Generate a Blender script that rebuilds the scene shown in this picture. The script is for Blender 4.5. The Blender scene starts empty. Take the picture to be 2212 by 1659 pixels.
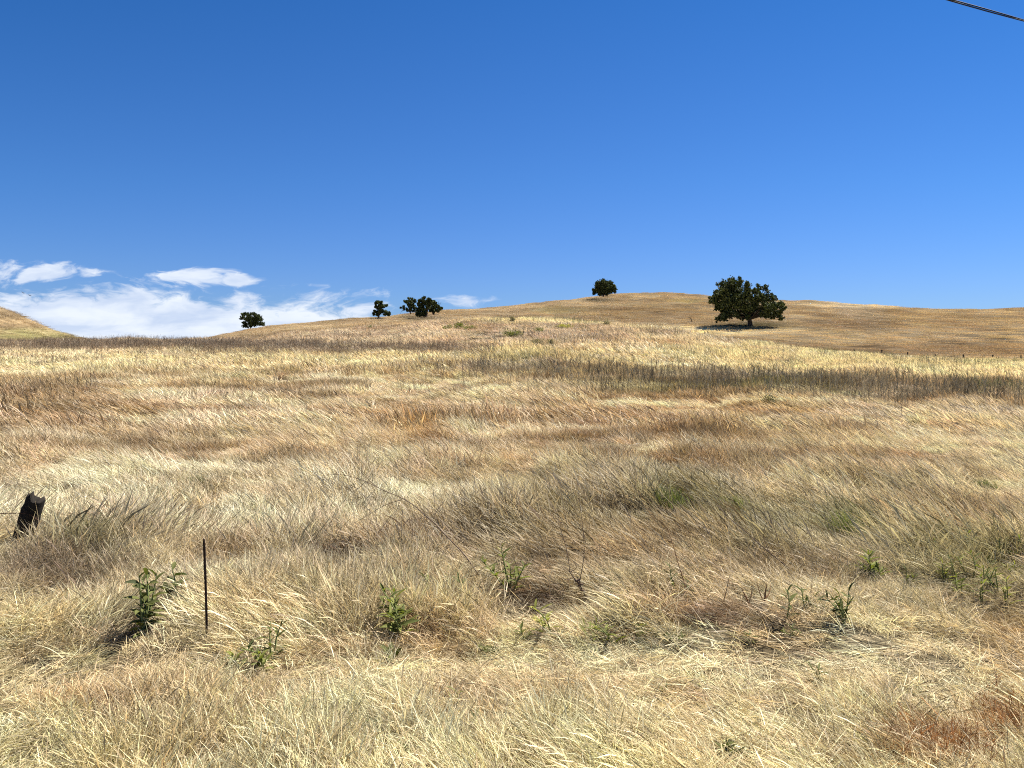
import bpy, math, random
import numpy as np
from mathutils import Vector, Matrix

R = math.radians
scn = bpy.context.scene
col = scn.collection

# ------------------------------------------------------------------ camera
EYE = 2.2
F = 745.0
PITCH = math.atan(34.0 / F)
cam_d = bpy.data.cameras.new('camera')
cam = bpy.data.objects.new('camera', cam_d)
col.objects.link(cam)
cam.location = (0, 0, EYE)
cam.rotation_euler = (math.pi / 2 - PITCH, 0, 0)
cam_d.sensor_width = 36
cam_d.lens = F / 1024 * 36
cam_d.clip_start = 0.05
cam_d.clip_end = 12000
scn.camera = cam

# ------------------------------------------------------------------ light
SUN_EL, SUN_AZ = R(56), R(54)            # azimuth clockwise from the view direction (+Y)
sun_dir = Vector((math.sin(SUN_AZ) * math.cos(SUN_EL), math.cos(SUN_AZ) * math.cos(SUN_EL), math.sin(SUN_EL)))
sd = bpy.data.lights.new('sun', 'SUN')
sd.energy = 5.0
sd.angle = R(0.5)
sd.color = (1.0, 0.94, 0.83)
sun = bpy.data.objects.new('sun', sd)
sun.rotation_euler = (-sun_dir).to_track_quat('-Z', 'Y').to_euler()
sun.location = (60, 40, 90)
col.objects.link(sun)

scn.view_settings.view_transform = 'Standard'
scn.view_settings.look = 'None'
scn.view_settings.exposure = 1.38
scn.view_settings.gamma = 1
scn.view_settings.use_curve_mapping = False
cy = scn.cycles
cy.max_bounces = 5
cy.diffuse_bounces = 1
cy.glossy_bounces = 1
cy.transmission_bounces = 3
cy.transparent_max_bounces = 4
cy.caustics_reflective = False
cy.caustics_refractive = False
cy.use_denoising = False
cy.use_adaptive_sampling = True
cy.adaptive_threshold = 0.015
cy.pixel_filter_type = 'BLACKMAN_HARRIS'
cy.filter_width = 1.1


class NT:
    """small helper for writing node trees"""
    def __init__(s, tree):
        s.t = tree
        s.t.nodes.clear()

    def n(s, typ, props=None, ins=None):
        nd = s.t.nodes.new(typ)
        for k, v in (props or {}).items():
            setattr(nd, k, v)
        for k, v in (ins or {}).items():
            sock = nd.inputs[k]
            if isinstance(v, bpy.types.NodeSocket):
                s.t.links.new(v, sock)
            else:
                sock.default_value = v
        return nd

    def math(s, op, a, b=None, c=None, clamp=False):
        nd = s.n('ShaderNodeMath', {'operation': op, 'use_clamp': clamp})
        for i, v in enumerate((a, b, c)):
            if v is None:
                continue
            if isinstance(v, bpy.types.NodeSocket):
                s.t.links.new(v, nd.inputs[i])
            else:
                nd.inputs[i].default_value = v
        return nd.outputs[0]

    def vmath(s, op, a, b=None, scale=None):
        nd = s.n('ShaderNodeVectorMath', {'operation': op})
        for i, v in enumerate((a, b)):
            if v is None:
                continue
            if isinstance(v, bpy.types.NodeSocket):
                s.t.links.new(v, nd.inputs[i])
            else:
                nd.inputs[i].default_value = v
        if scale is not None:
            if isinstance(scale, bpy.types.NodeSocket):
                s.t.links.new(scale, nd.inputs['Scale'])
            else:
                nd.inputs['Scale'].default_value = scale
        return nd

    def mix(s, fac, a, b, blend='MIX'):
        nd = s.n('ShaderNodeMix', {'data_type': 'RGBA', 'blend_type': blend})
        for k, v in ((0, fac), (6, a), (7, b)):
            if isinstance(v, bpy.types.NodeSocket):
                s.t.links.new(v, nd.inputs[k])
            else:
                nd.inputs[k].default_value = v if k == 0 or len(v) == 4 else (*v, 1)
        return nd.outputs[2]

    def mapr(s, v, a, b, c=0.0, d=1.0, smooth=False):
        nd = s.n('ShaderNodeMapRange', {'interpolation_type': 'SMOOTHSTEP' if smooth else 'LINEAR'})
        s.t.links.new(v, nd.inputs[0])
        for i, x in zip((1, 2, 3, 4), (a, b, c, d)):
            nd.inputs[i].default_value = x
        return nd.outputs[0]


# ------------------------------------------------------------------ sky with clouds low in the north-west
w = bpy.data.worlds.new('World')
scn.world = w
w.use_nodes = True
T = NT(w.node_tree)
sky = T.n('ShaderNodeTexSky', {'sky_type': 'NISHITA', 'sun_disc': False, 'sun_elevation': SUN_EL, 'sun_rotation': SUN_AZ,
                               'altitude': 200, 'air_density': 1.0, 'dust_density': 0.15, 'ozone_density': 3.0})
SKY_TINT = (1.00, .81, .955)
gen = T.n('ShaderNodeTexCoord').outputs['Generated']
sep = T.n('ShaderNodeSeparateXYZ', None, {0: gen})
ysafe = T.math('MAXIMUM', sep.outputs[1], 0.05)
u = T.math('DIVIDE', sep.outputs[0], ysafe)
v = T.math('DIVIDE', sep.outputs[2], ysafe)
P = T.n('ShaderNodeCombineXYZ', None, {0: u, 1: v}).outputs[0]
# sky colour: the physical sky pulled towards the clear deep blue of a dry summer day
vv = T.mapr(v, 0.0, 0.62, smooth=False)
ramp = T.n('ShaderNodeValToRGB', None, {0: vv})
cr = ramp.color_ramp
cr.elements[0].position = 0.0
cr.elements[0].color = (0.36, 0.64, 0.93, 1)
cr.elements[1].position = 1.0
cr.elements[1].color = (0.16, 0.57, 0.90, 1)
for p_, c_ in ((.15, (.335, .635, .94, 1)), (.36, (.265, .64, .936, 1)), (.75, (.172, .59, .90, 1))):
    e_ = cr.elements.new(p_); e_.color = c_
skyc = T.mix(1.0, sky.outputs[0], (*SKY_TINT, 1), 'MULTIPLY')
skyc = T.mix(1.0, skyc, ramp.outputs[0], 'MULTIPLY')
# the unseen upper sky is toned down to cut blue fill in the shade
skyc = T.mix(T.mapr(sep.outputs[2], 0.42, 0.80, 0, 1, smooth=True), skyc, (.95, 1.25, 1.75))


def cpx(X, Y):
    return (X - 512) / F, (350 - Y) / F


ell = [  # centre x, y, half width, half height (as elevation and azimuth), strength
    (95, 330, 190, 40, 1.75), (240, 335, 180, 36, 1.7), (325, 332, 90, 25, 1.4), (210, 318, 70, 20, 1.0), (60, 318, 90, 26, 1.3),
    (10, 270, 34, 10, 1.0), (52, 272, 36, 12, 1.2), (103, 276, 22, 6, .62), (147, 286, 16, 7, .6), (205, 280, 38, 10, 1.35), (240, 282, 24, 7, 1.1),
    (277, 289, 16, 6, .5), (308, 291, 16, 4, .35), (362, 297, 45, 7, .50), (458, 303, 34, 6, .65), (415, 318, 40, 10, .35),
    (18, 280, 12, 10, .45), (375, 318, 40, 14, .7)]
# streaked turbulence
warp = T.n('ShaderNodeTexNoise', {'noise_dimensions': '3D'}, {'Vector': T.vmath('MULTIPLY', P, (5, 16, 1)).outputs[0], 'Scale': 1.0, 'Detail': 4.0, 'Roughness': .55})
wv = T.vmath('MULTIPLY', T.vmath('SUBTRACT', warp.outputs[1], (.5, .5, .5)).outputs[0], (0.15, 0.040, 0)).outputs[0]
PW = T.vmath('ADD', P, wv).outputs[0]
m = None
for (X, Y, rx, ry, s_) in ell:
    c = cpx(X, Y)
    q = T.vmath('MULTIPLY', T.vmath('SUBTRACT', PW, (c[0], c[1], 0)).outputs[0], (F / rx, F / ry, 0)).outputs[0]
    L = T.vmath('LENGTH', q).outputs['Value']
    e = T.math('MULTIPLY', T.mapr(L, 1.5, 0.15, 0, 1, smooth=True), s_)
    m = e if m is None else T.math('MAXIMUM', m, e)
n1 = T.n('ShaderNodeTexNoise', {'noise_dimensions': '3D'}, {'Vector': T.vmath('MULTIPLY', PW, (24, 62, 1)).outputs[0], 'Scale': 1.0, 'Detail': 7.0, 'Roughness': .6, 'Distortion': .4})
n2 = T.n('ShaderNodeTexNoise', {'noise_dimensions': '3D'}, {'Vector': T.vmath('MULTIPLY', PW, (9, 34, 1)).outputs[0], 'Scale': 1.0, 'Detail': 5.0, 'Roughness': .55})
dens = T.math('ADD', m, T.mapr(n1.outputs[0], 0.25, 0.75, -0.80, 0.62))
dens = T.mapr(dens, 0.16, 1.02, 0, 0.97, smooth=True)
dens = T.math('MULTIPLY', dens, T.mapr(m, 0.02, 0.25, 0, 1))
shade = T.mapr(n2.outputs[0], 0.30, 0.66, 0.0, 1.0, smooth=True)
cloudc = T.mix(shade, (4.5, 5.4, 7.1), (6.9, 7.4, 8.1))
skyc = T.mix(dens, skyc, cloudc)
bg = T.n('ShaderNodeBackground', None, {'Color': skyc, 'Strength': 0.05})
out = T.n('ShaderNodeOutputWorld', None, {0: bg.outputs[0]})


# ------------------------------------------------------------------ numpy noise
def _h(ix, iy, seed):
    n = (ix.astype(np.int64) * 374761393 + iy.astype(np.int64) * 668265263 + seed * 1442695041) & 0xffffffff
    n = ((n ^ (n >> 13)) * 1274126177) & 0xffffffff
    return ((n ^ (n >> 16)) & 0xffffff) / float(0xffffff)


def vnoise(x, y, seed=0):
    x = np.asarray(x, float); y = np.asarray(y, float)
    ix = np.floor(x).astype(np.int64); iy = np.floor(y).astype(np.int64)
    fx = x - ix; fy = y - iy
    fx = fx * fx * (3 - 2 * fx); fy = fy * fy * (3 - 2 * fy)
    a = _h(ix, iy, seed); b = _h(ix + 1, iy, seed); c = _h(ix, iy + 1, seed); d = _h(ix + 1, iy + 1, seed)
    return (a * (1 - fx) + b * fx) * (1 - fy) + (c * (1 - fx) + d * fx) * fy


def fbm(x, y, seed=0, oct=4):
    s = 0; a = 1; t = 0
    for i in range(oct):
        s = s + a * vnoise(x * 2 ** i + 17.3 * i, y * 2 ** i - 9.1 * i, seed + i); t += a; a *= .5
    return s / t


# ------------------------------------------------------------------ terrain
def ys(Y, d):
    """ground height that a sight line through photo row Y reaches at distance d"""
    return EYE + (350 - Y) / F * d


COLS = {
    -350: [(45, .4), (70, 1.5), (110, 3.2), (140, 3.0), (200, 6), (280, 24), (420, 55), (560, 40)],
    0: [(45, .4), (70, 1.5), (110, ys(342.5, 110)), (140, 2.7), (200, 1.2), (250, 3.6), (290, 8), (420, ys(304.5, 420)), (560, 18)],
    23: [(45, .4), (70, 1.5), (110, ys(342.5, 110)), (140, 2.7), (200, .8), (250, 2.4), (300, 7), (420, ys(314, 420)), (560, 14)],
    46: [(45, .4), (70, 1.5), (110, ys(342, 110)), (140, 2.7), (200, .4), (250, 2), (300, 5), (420, ys(326.5, 420)), (560, 10)],
    66: [(45, .4), (70, 1.5), (110, ys(341.5, 110)), (140, 2.7), (200, 0), (300, 3), (420, ys(333, 420)), (560, 5)],
    90: [(45, .4), (70, 1.5), (115, ys(340.5, 115)), (145, 2.7), (200, 0), (420, ys(340, 420)), (560, 0)],
    145: [(45, .4), (70, 1.5), (120, ys(339, 120)), (150, 2.8), (260, 1), (420, 1), (560, 0)],
    200: [(45, .4), (70, 1.5), (120, ys(340.5, 120)), (160, 3.2), (300, 4.5), (480, ys(339.5, 480)), (600, 5)],
    240: [(45, .4), (70, 1.6), (120, ys(340, 120)), (170, 4), (300, 7), (480, ys(331, 480)), (620, 9)],
    278: [(45, .4), (70, 1.7), (125, ys(337, 125)), (180, 5.2), (300, 10), (480, ys(325, 480)), (620, 11)],
    320: [(45, .4), (60, 1.2), (128, ys(334, 128)), (180, 6.6), (270, 11), (480, ys(321.8, 480)), (620, 14)],
    370: [(45, .4), (60, 1.3), (130, ys(330, 130)), (180, 8.2), (240, 11.3), (480, ys(318.2, 480)), (620, 16)],
    410: [(45, .5), (60, 1.4), (125, ys(327, 125)), (160, 7.4), (240, 12.0), (380, 19), (480, ys(314.3, 480)), (620, 18)],
    440: [(45, .6), (60, 1.5), (120, ys(324, 120)), (160, 7.6), (240, 12.4), (380, 20.5), (460, ys(311, 460)), (620, 20)],
    475: [(45, .7), (60, 1.7), (90, 4.6), (118, ys(320, 118)), (160, 7.0), (200, 9), (300, 17), (460, ys(309.2, 460)), (620, 20)],
    505: [(45, .7), (60, 1.8), (90, 5), (118, ys(318.6, 118)), (160, 6.5), (200, 8), (300, 17.3), (460, ys(307.8, 460)), (620, 20)],
    556: [(45, .7), (60, 1.8), (90, 5), (116, ys(318.9, 116)), (160, 5), (200, 7), (300, 19), (450, ys(300.8, 450)), (620, 22)],
    592: [(45, .6), (60, 1.7), (88, 4.6), (113, ys(320.4, 113)), (155, 4), (200, 6.7), (300, 19), (440, ys(296.3, 440)), (600, 24)],
    620: [(40, .5), (55, 1.4), (85, 4), (110, ys(322.3, 110)), (150, 3.5), (200, 6.5), (300, 19), (430, ys(292.6, 430)), (600, 24)],
    667: [(40, .4), (50, 1.0), (80, 3), (105, ys(327, 105)), (145, 2.5), (200, 6), (300, 19), (420, ys(292.8, 420)), (600, 22)],
    708: [(40, .3), (50, .8), (80, 2.2), (102, ys(333.3, 102)), (145, 1.5), (200, 6.5), (300, 18), (410, ys(295.6, 410)), (600, 20)],
    760: [(40, .2), (50, .5), (80, 1.6), (100, ys(342.3, 100)), (145, 1), (200, 6.5), (300, 17), (400, ys(299.3, 400)), (600, 18)],
    810: [(40, .2), (50, .4), (80, 1.2), (102, ys(350, 102)), (145, .8), (165, 1.6), (200, 6.2), (300, 16.5), (400, ys(300.8, 400)), (600, 17)],
    856: [(40, .1), (50, .3), (80, .9), (108, ys(355, 108)), (148, .5), (165, 1.2), (200, 5.4), (300, 16), (400, ys(303.3, 400)), (600, 15)],
    907: [(40, .1), (50, .25), (80, .6), (118, ys(358.3, 118)), (150, .1), (167, .7), (200, 4), (300, 14.6), (400, ys(308.8, 400)), (600, 13)],
    940: [(40, .1), (50, .2), (80, .5), (122, ys(359.6, 122)), (150, 0), (168, .4), (200, 3.5), (300, 14), (400, ys(310.6, 400)), (600, 12)],
    975: [(40, .05), (50, .15), (80, .4), (124, ys(360.6, 124)), (150, -.05), (168, .35), (200, 3.5), (300, 14), (400, ys(310.3, 400)), (600, 14)],
    1024: [(40, 0), (50, .1), (80, .3), (126, ys(361.2, 126)), (150, -.1), (168, .3), (200, 3.5), (300, 14), (400, ys(307.3, 400)), (600, 20)],
    1400: [(40, 0), (50, .1), (80, .3), (130, .3), (150, .2), (168, .8), (200, 4), (300, 16), (400, 34), (600, 30)],
}
DG = np.arange(0, 3000.1, 4.0)
UG = np.arange(-1.3, 1.3001, 0.01)
_cu = np.array([(X - 512) / F for X in COLS])
_tab = []
for X, kn in COLS.items():
    dd = [0, 15, 28] + [k[0] for k in kn] + [1000, 3000]
    zz = [0, 0, .08] + [k[1] for k in kn] + [2, -12]
    _tab.append(np.interp(DG, dd, zz))
_tab = np.array(_tab)
_full = np.array([np.interp(UG, _cu, _tab[:, j]) for j in range(len(DG))]).T   # [u, d]


def _smooth(a, k, axis):
    ker = np.exp(-0.5 * (np.arange(-3 * k, 3 * k + 1) / k) ** 2); ker /= ker.sum()
    p = [(0, 0), (0, 0)]; p[axis] = (3 * k, 3 * k)
    b = np.pad(a, p, mode='edge')
    return np.apply_along_axis(lambda r: np.convolve(r, ker, 'valid'), axis, b)


_full = _smooth(_full, 2, 1)
_full = _smooth(_full, 1, 0)


def ground(x, y):
    x = np.asarray(x, float); y = np.asarray(y, float)
    yy = np.maximum(y, 0.0)
    uu = np.clip(x / np.maximum(yy, 12.0), -1.299, 1.299)
    fu = (uu + 1.3) / 0.01; iu = np.clip(np.floor(fu).astype(int), 0, len(UG) - 2); fu = np.clip(fu - iu, 0, 1)
    fd = np.minimum(yy, 2990) / 4.0; idd = np.clip(np.floor(fd).astype(int), 0, len(DG) - 2); fd = fd - idd
    z = (_full[iu, idd] * (1 - fu) + _full[iu + 1, idd] * fu) * (1 - fd) + (_full[iu, idd + 1] * (1 - fu) + _full[iu + 1, idd + 1] * fu) * fd
    r = np.sqrt(x * x + y * y)
    z = z + (fbm(x / 2.3, y / 1.5, 5, 3) - .5) * 0.42 * np.clip((y - 1) / 4, 0, 1) * np.clip(1.6 - r / 60, .25, 1)
    z = z + ((fbm(x / 26, y / 18, 9, 3) - .5) * 1.8 + (fbm((x + y * .4) / 11, y / 20, 14, 2) - .5) * 1.5 + (fbm(x / 4.5, y / 5, 15, 2) - .5) * .55) * np.clip((r - 130) / 60, 0, 1)
    return z


def gz(x, y):
    return float(ground(np.array([x]), np.array([y]))[0])


def ray(X, Y):
    a, b = X - 512, 384 - Y
    return np.array([a, F * math.cos(PITCH) + b * math.sin(PITCH), -F * math.sin(PITCH) + b * math.cos(PITCH)])


def pt(X, Y, d):
    r = ray(X, Y)
    return Vector((r[0] / r[1] * d, d, EYE + r[2] / r[1] * d))


_ds = np.concatenate([np.arange(2.5, 60, .05), np.arange(60, 700, .5)])


def at(X, Y):
    """ground point seen at photo pixel (X, Y) (1024 wide)"""
    r = ray(X, Y)
    xs = r[0] / r[1] * _ds; zs = EYE + r[2] / r[1] * _ds
    g = ground(xs, _ds)
    hit = np.nonzero(zs <= g)[0]
    i = hit[0] if len(hit) else int(np.argmin(np.where(_ds > 200, zs - g, 1e9)))
    return Vector((xs[i], _ds[i], g[i]))


def D(x, y):
    return x * 1024 / 2212, y * 768 / 1659


def to_px(x, y, z):
    c, s = math.cos(PITCH), math.sin(PITCH)
    dz = z - EYE
    f = np.maximum(y * c - dz * s, .1); up = y * s + dz * c
    return 512 + F * x / f, 384 - F * up / f


# ------------------------------------------------------------------ colour and lay of the grass over the field
STRAW = (.86, .715, .455); PALE = (.87, .765, .545); TAN = (.82, .655, .43); BROWN = (.44, .325, .185); RUST = (.56, .35, .15)
GREY = (.33, .26, .20); GREEN = (.135, .185, .06); OLIVE = (.30, .285, .13); DARK = (.11, .07, .045); HILL = (.375, .285, .175); YEL = (.86, .735, .455)
PINK = (.66, .52, .37)

ROWS = [(0, YEL), (320, YEL), (326, PINK), (338, PINK), (346, TAN), (356, YEL), (372, YEL), (384, STRAW), (396, TAN), (420, TAN), (455, TAN), (468, PALE), (512, PALE), (535, PALE),
        (560, (.74, .64, .45)), (600, (.72, .62, .43)), (625, (.80, .68, .44)), (645, STRAW), (700, STRAW), (735, YEL), (800, YEL)]
# display-space ellipses, each an area of the field: cx, cy, rx, ry, colour, strength
PATCH = [
    (950, 905, 170, 20, RUST, .8), (1230, 897, 90, 18, RUST, .75), (930, 962, 60, 20, RUST, .85), (640, 862, 80, 10, BROWN, .7), (1400, 962, 240, 20, BROWN, .8),
    (1150, 975, 240, 16, BROWN, .75), (180, 962, 250, 26, BROWN, .75), (60, 890, 170, 12, BROWN, .7), (330, 985, 170, 18, BROWN, .6), (90, 848, 200, 7, BROWN, .6),
    (640, 990, 90, 14, RUST, .5), (500, 938, 200, 14, TAN, .8), (1700, 960, 200, 14, BROWN, .45), (1450, 965, 60, 18, RUST, .7), (1010, 1005, 80, 12, TAN, .8), (2140, 900, 180, 40, PINK, .8),
    (1600, 830, 430, 20, GREY, .85), (2000, 855, 330, 20, GREY, .9), (1150, 800, 200, 14, GREY, .7), (1480, 848, 260, 16, OLIVE, .7), (1720, 846, 150, 14, OLIVE, .8), (350, 748, 360, 10, GREY, .95), (750, 756, 330, 13, GREY, .9), (1050, 745, 250, 16, PINK, .5),
    (1080, 780, 120, 12, OLIVE, .4), (2180, 870, 120, 18, BROWN, .5),
    (1100, 1590, 1300, 90, (.90, .775, .53), .55), (1500, 1450, 700, 50, (.90, .77, .52), .6), (500, 1465, 400, 24, (.88, .72, .45), .6),
    (1330, 1165, 330, 75, (.36, .30, .185), .80), (1500, 1130, 220, 60, (.28, .255, .145), .75), (1230, 1250, 170, 22, (.26, .19, .13), .6), (1430, 1260, 120, 20, (.26, .18, .12), .5), (1700, 1215, 150, 30, (.33, .26, .16), .6), (960, 1225, 110, 24, (.28, .21, .15), .5), (120, 1240, 190, 36, (.32, .25, .18), .5),
    (1500, 1080, 130, 45, OLIVE, .75), (1440, 1075, 45, 25, GREEN, .4), (1850, 1145, 60, 30, GREEN, .8), (1900, 1060, 60, 20, OLIVE, .7), (2000, 1062, 60, 14, OLIVE, .8), (2130, 1048, 28, 12, OLIVE, .7),
    (1690, 1150, 170, 55, OLIVE, .6), (2120, 1235, 150, 70, OLIVE, .7), (1930, 1190, 90, 35, OLIVE, .5), (190, 1215, 45, 50, OLIVE, .6), (430, 1040, 35, 12, OLIVE, .6), (1180, 1080, 120, 50, OLIVE, .30),
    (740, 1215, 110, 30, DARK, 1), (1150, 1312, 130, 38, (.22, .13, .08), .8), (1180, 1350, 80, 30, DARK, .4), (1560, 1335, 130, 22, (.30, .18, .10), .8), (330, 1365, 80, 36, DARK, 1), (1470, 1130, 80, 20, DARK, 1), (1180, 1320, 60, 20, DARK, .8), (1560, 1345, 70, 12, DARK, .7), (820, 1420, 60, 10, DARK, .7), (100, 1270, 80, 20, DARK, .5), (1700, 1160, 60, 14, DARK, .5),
    (1050, 1180, 160, 50, GREY, .5), (900, 1160, 150, 50, BROWN, .35), (100, 1250, 160, 45, GREY, .75), (2150, 1150, 90, 40, BROWN, .6), (1350, 1200, 250, 60, BROWN, .35), (1500, 1230, 200, 70, BROWN, .30),
    (2080, 1630, 130, 40, (.36, .20, .085), .95), (2195, 1565, 50, 40, (.38, .22, .09), .9), (1900, 1655, 90, 22, (.40, .25, .11), .8), (980, 1490, 110, 30, BROWN, .45), (600, 1430, 120, 16, BROWN, .4), (1290, 1330, 60, 30, BROWN, .4),
    (1850, 1480, 90, 16, BROWN, .25), (150, 1400, 100, 30, BROWN, .35), (250, 1150, 90, 20, BROWN, .4), (1600, 1390, 100, 14, BROWN, .3), (560, 1060, 90, 25, BROWN, .3), (1240, 1130, 90, 60, BROWN, .35),
    (1300, 690, 260, 9, YEL, .9), (1500, 715, 250, 12, YEL, .9), (1750, 765, 300, 12, YEL, .9), (2100, 795, 220, 10, YEL, .9), (300, 790, 500, 20, YEL, .7),
    (1120, 692, 120, 6, YEL, 1), (1280, 696, 120, 7, YEL, 1), (1420, 710, 110, 8, YEL, 1), (1540, 726, 100, 9, YEL, 1), (1660, 744, 100, 10, YEL, 1), (1780, 764, 110, 11, YEL, 1), (1930, 780, 140, 11, YEL, 1), (2130, 792, 160, 12, YEL, 1),
    (1560, 728, 70, 5, BROWN, .35), (1180, 730, 200, 9, PINK, .6), (950, 760, 150, 10, PINK, .6), (1350, 760, 250, 10, PINK, .5),
    # the far slopes
    (1900, 740, 160, 14, BROWN, .7), (1750, 725, 120, 10, BROWN, .5), (2080, 700, 160, 14, BROWN, .6), (2150, 760, 120, 14, BROWN, .7), (1450, 655, 120, 14, BROWN, .6), (1330, 675, 120, 9, BROWN, .6), (1200, 670, 60, 9, OLIVE, .5),
    (1622, 703.5, 95, 11, (.13, .11, .06), .9), (1302, 648.5, 34, 5, (.15, .12, .07), .9), (905, 686.5, 55, 6, (.13, .10, .06), .9), (1290, 649.5, 34, 4, (.13, .10, .06), .8),  # tree shade painted into the grass colour under the oaks
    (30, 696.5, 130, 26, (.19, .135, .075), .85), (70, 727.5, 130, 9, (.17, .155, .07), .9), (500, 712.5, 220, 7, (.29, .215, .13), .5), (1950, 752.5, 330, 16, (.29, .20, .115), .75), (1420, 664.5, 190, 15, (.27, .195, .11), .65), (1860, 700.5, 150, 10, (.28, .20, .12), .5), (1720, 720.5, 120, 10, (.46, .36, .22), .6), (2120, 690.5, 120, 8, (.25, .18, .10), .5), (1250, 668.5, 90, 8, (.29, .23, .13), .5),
    (60, 720, 90, 12, OLIVE, .8), (40, 695, 60, 9, BROWN, .6), (1860, 660, 160, 7, PALE, .5), (1650, 685, 120, 7, PALE, .3), (640, 715, 200, 8, BROWN, .3), (1480, 650, 40, 5, OLIVE, .5),
]
# lay: 0 upright, 1 leaning hard, 2 flat
LAY = [(640, 1455, 640, 26, 2), (1800, 1440, 520, 60, 1.9), (1700, 1570, 480, 50, 1.6), (250, 1560, 300, 50, .3), (1150, 1590, 200, 50, .1), (1000, 1600, 130, 60, 0), (1880, 1540, 60, 40, .1), (500, 1250, 420, 90, .35), (900, 1330, 160, 60, .3),
       (1300, 1040, 900, 40, .6), (300, 1090, 420, 60, .5), (1100, 1130, 330, 60, .5), (1500, 1200, 260, 90, .95), (1950, 1130, 260, 80, 1.2), (2000, 980, 260, 60, 1.3), (600, 1390, 300, 20, 1.2), (1550, 1380, 300, 40, 1.6), (100, 1490, 200, 20, 2), (1560, 900, 500, 30, 1.2), (500, 900, 600, 50, .9)]


def srgbish(c):
    return np.array(c, float)


def field(x, y):
    """tint (n,3) and lay (n,) of the vegetation at ground points"""
    z = ground(x, y)
    X, Y = to_px(x, y, z)
    r = np.sqrt(x * x + y * y)
    wx = (fbm(x / (1 + r * .05), y / (1 + r * .05), 31, 3) - .5)
    wy = (fbm(x / (1 + r * .05), y / (1 + r * .05), 47, 3) - .5)
    Xw = X + wx * np.interp(r, [5, 60, 110, 400], [70, 45, 14, 6]); Yw = Y + wy * np.clip((Y - 335) * .12, 1, 26)
    rows = np.array([a for a, _ in ROWS], float)
    base = np.stack([np.interp(Yw, rows, [c[k] for _, c in ROWS]) for k in range(3)], 1)
    # behind the near rise everything is the far slope
    far = np.clip((y - 135) / 20, 0, 1)[:, None]
    base = base * (1 - far) + np.array(HILL) * far
    # old brown growth showing through, in fine drifts
    s1 = 1 + r * .035
    b1 = fbm(x / (.55 * s1), y / (.32 * s1), 61, 3)
    kb = (np.clip((b1 - .54) * 6, 0, 1) * .60)[:, None]
    base = np.where(far > .5, base, base * (1 - kb) + base * np.array([.56, .46, .36]) * kb)
    kp = (np.clip((.44 - b1) * 6, 0, 1) * .5)[:, None]
    base = np.where(far > .5, base, base * (1 - kp) + (base * .35 + np.array([.86, .79, .56]) * .65) * kp)
    Xd, Yd = Xw * 2212 / 1024, Yw * 1659 / 768
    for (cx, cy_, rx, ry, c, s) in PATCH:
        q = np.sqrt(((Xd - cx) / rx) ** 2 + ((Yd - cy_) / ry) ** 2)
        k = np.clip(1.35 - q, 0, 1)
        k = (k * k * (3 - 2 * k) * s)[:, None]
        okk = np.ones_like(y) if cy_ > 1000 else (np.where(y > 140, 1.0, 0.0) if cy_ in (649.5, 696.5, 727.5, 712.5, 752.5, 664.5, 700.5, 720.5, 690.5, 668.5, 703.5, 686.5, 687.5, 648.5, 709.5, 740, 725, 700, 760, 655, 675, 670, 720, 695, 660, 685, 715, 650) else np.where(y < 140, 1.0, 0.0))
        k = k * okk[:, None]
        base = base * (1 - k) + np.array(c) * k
    # drifts and streaks
    sc = 1 + r * .03
    n = fbm(x / (1.1 * sc), y / (.9 * sc), 71, 3)
    base = base * (0.80 + .40 * n)[:, None]
    wq = (fbm(x / 45, y / 45, 75, 2) - .5) * 60
    hs = fbm((x + wq) / 34, (y + x * .22 + wq) / 16, 77, 4) * .62 + fbm(x / 9, (y - x * .3 + wq) / 5, 78, 3) * .38
    hb = np.clip((hs - .49) * 5.5, -1, 1)[:, None]
    lum = np.clip(base.sum(1, keepdims=True) / .80, 0, 1) ** 2      # dark patches, the painted oak shade included, keep their colour
    base = np.where(far > .5, np.where(hb > 0, base * (1 - hb * .45 * lum) + np.array([.66, .53, .34]) * hb * .45 * lum, base * (1 + hb * .55 * lum) - np.array([.24, .155, .085]) * hb * .55 * lum), base)
    wv_ = fbm(x / (2.2 * sc), y / (.62 * sc), 83, 3)          # combed waves: pale where laid over, browner where it stands
    ww_ = np.clip((r - 9) / 5, 0, 1) * np.clip((60 - r) / 20, 0, 1)
    kw = (np.clip((.50 - wv_) * 7, -1, 1) * ww_)[:, None]
    base = np.where(kw > 0, base * (1 - kw * np.array([.36, .42, .48])), base * (1 + kw * .45) - np.array([.88, .79, .58]) * kw * .45)
    lay = .75 - kw[:, 0] * .8 + 1.3 * (fbm(x / (1.3 * sc), y / (1.1 * sc), 91, 2) - .5)
    for (cx, cy_, rx, ry, L) in LAY:
        q = np.sqrt(((Xd - cx) / rx) ** 2 + ((Yd - cy_) / ry) ** 2)
        k = np.clip(1.5 - q, 0, 1) * .95
        lay = lay * (1 - k) + L * k
    return base, lay, Xd, Yd, z


def link(me, name, parent=None):
    o = bpy.data.objects.new(name, me)
    col.objects.link(o)
    if parent is not None:
        o.parent = parent
    return o


def tag(o, label=None, cat=None, group=None, kind=None):
    if label: o['label'] = label
    if cat: o['category'] = cat
    if group: o['group'] = group
    if kind: o['kind'] = kind
    return o


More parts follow.
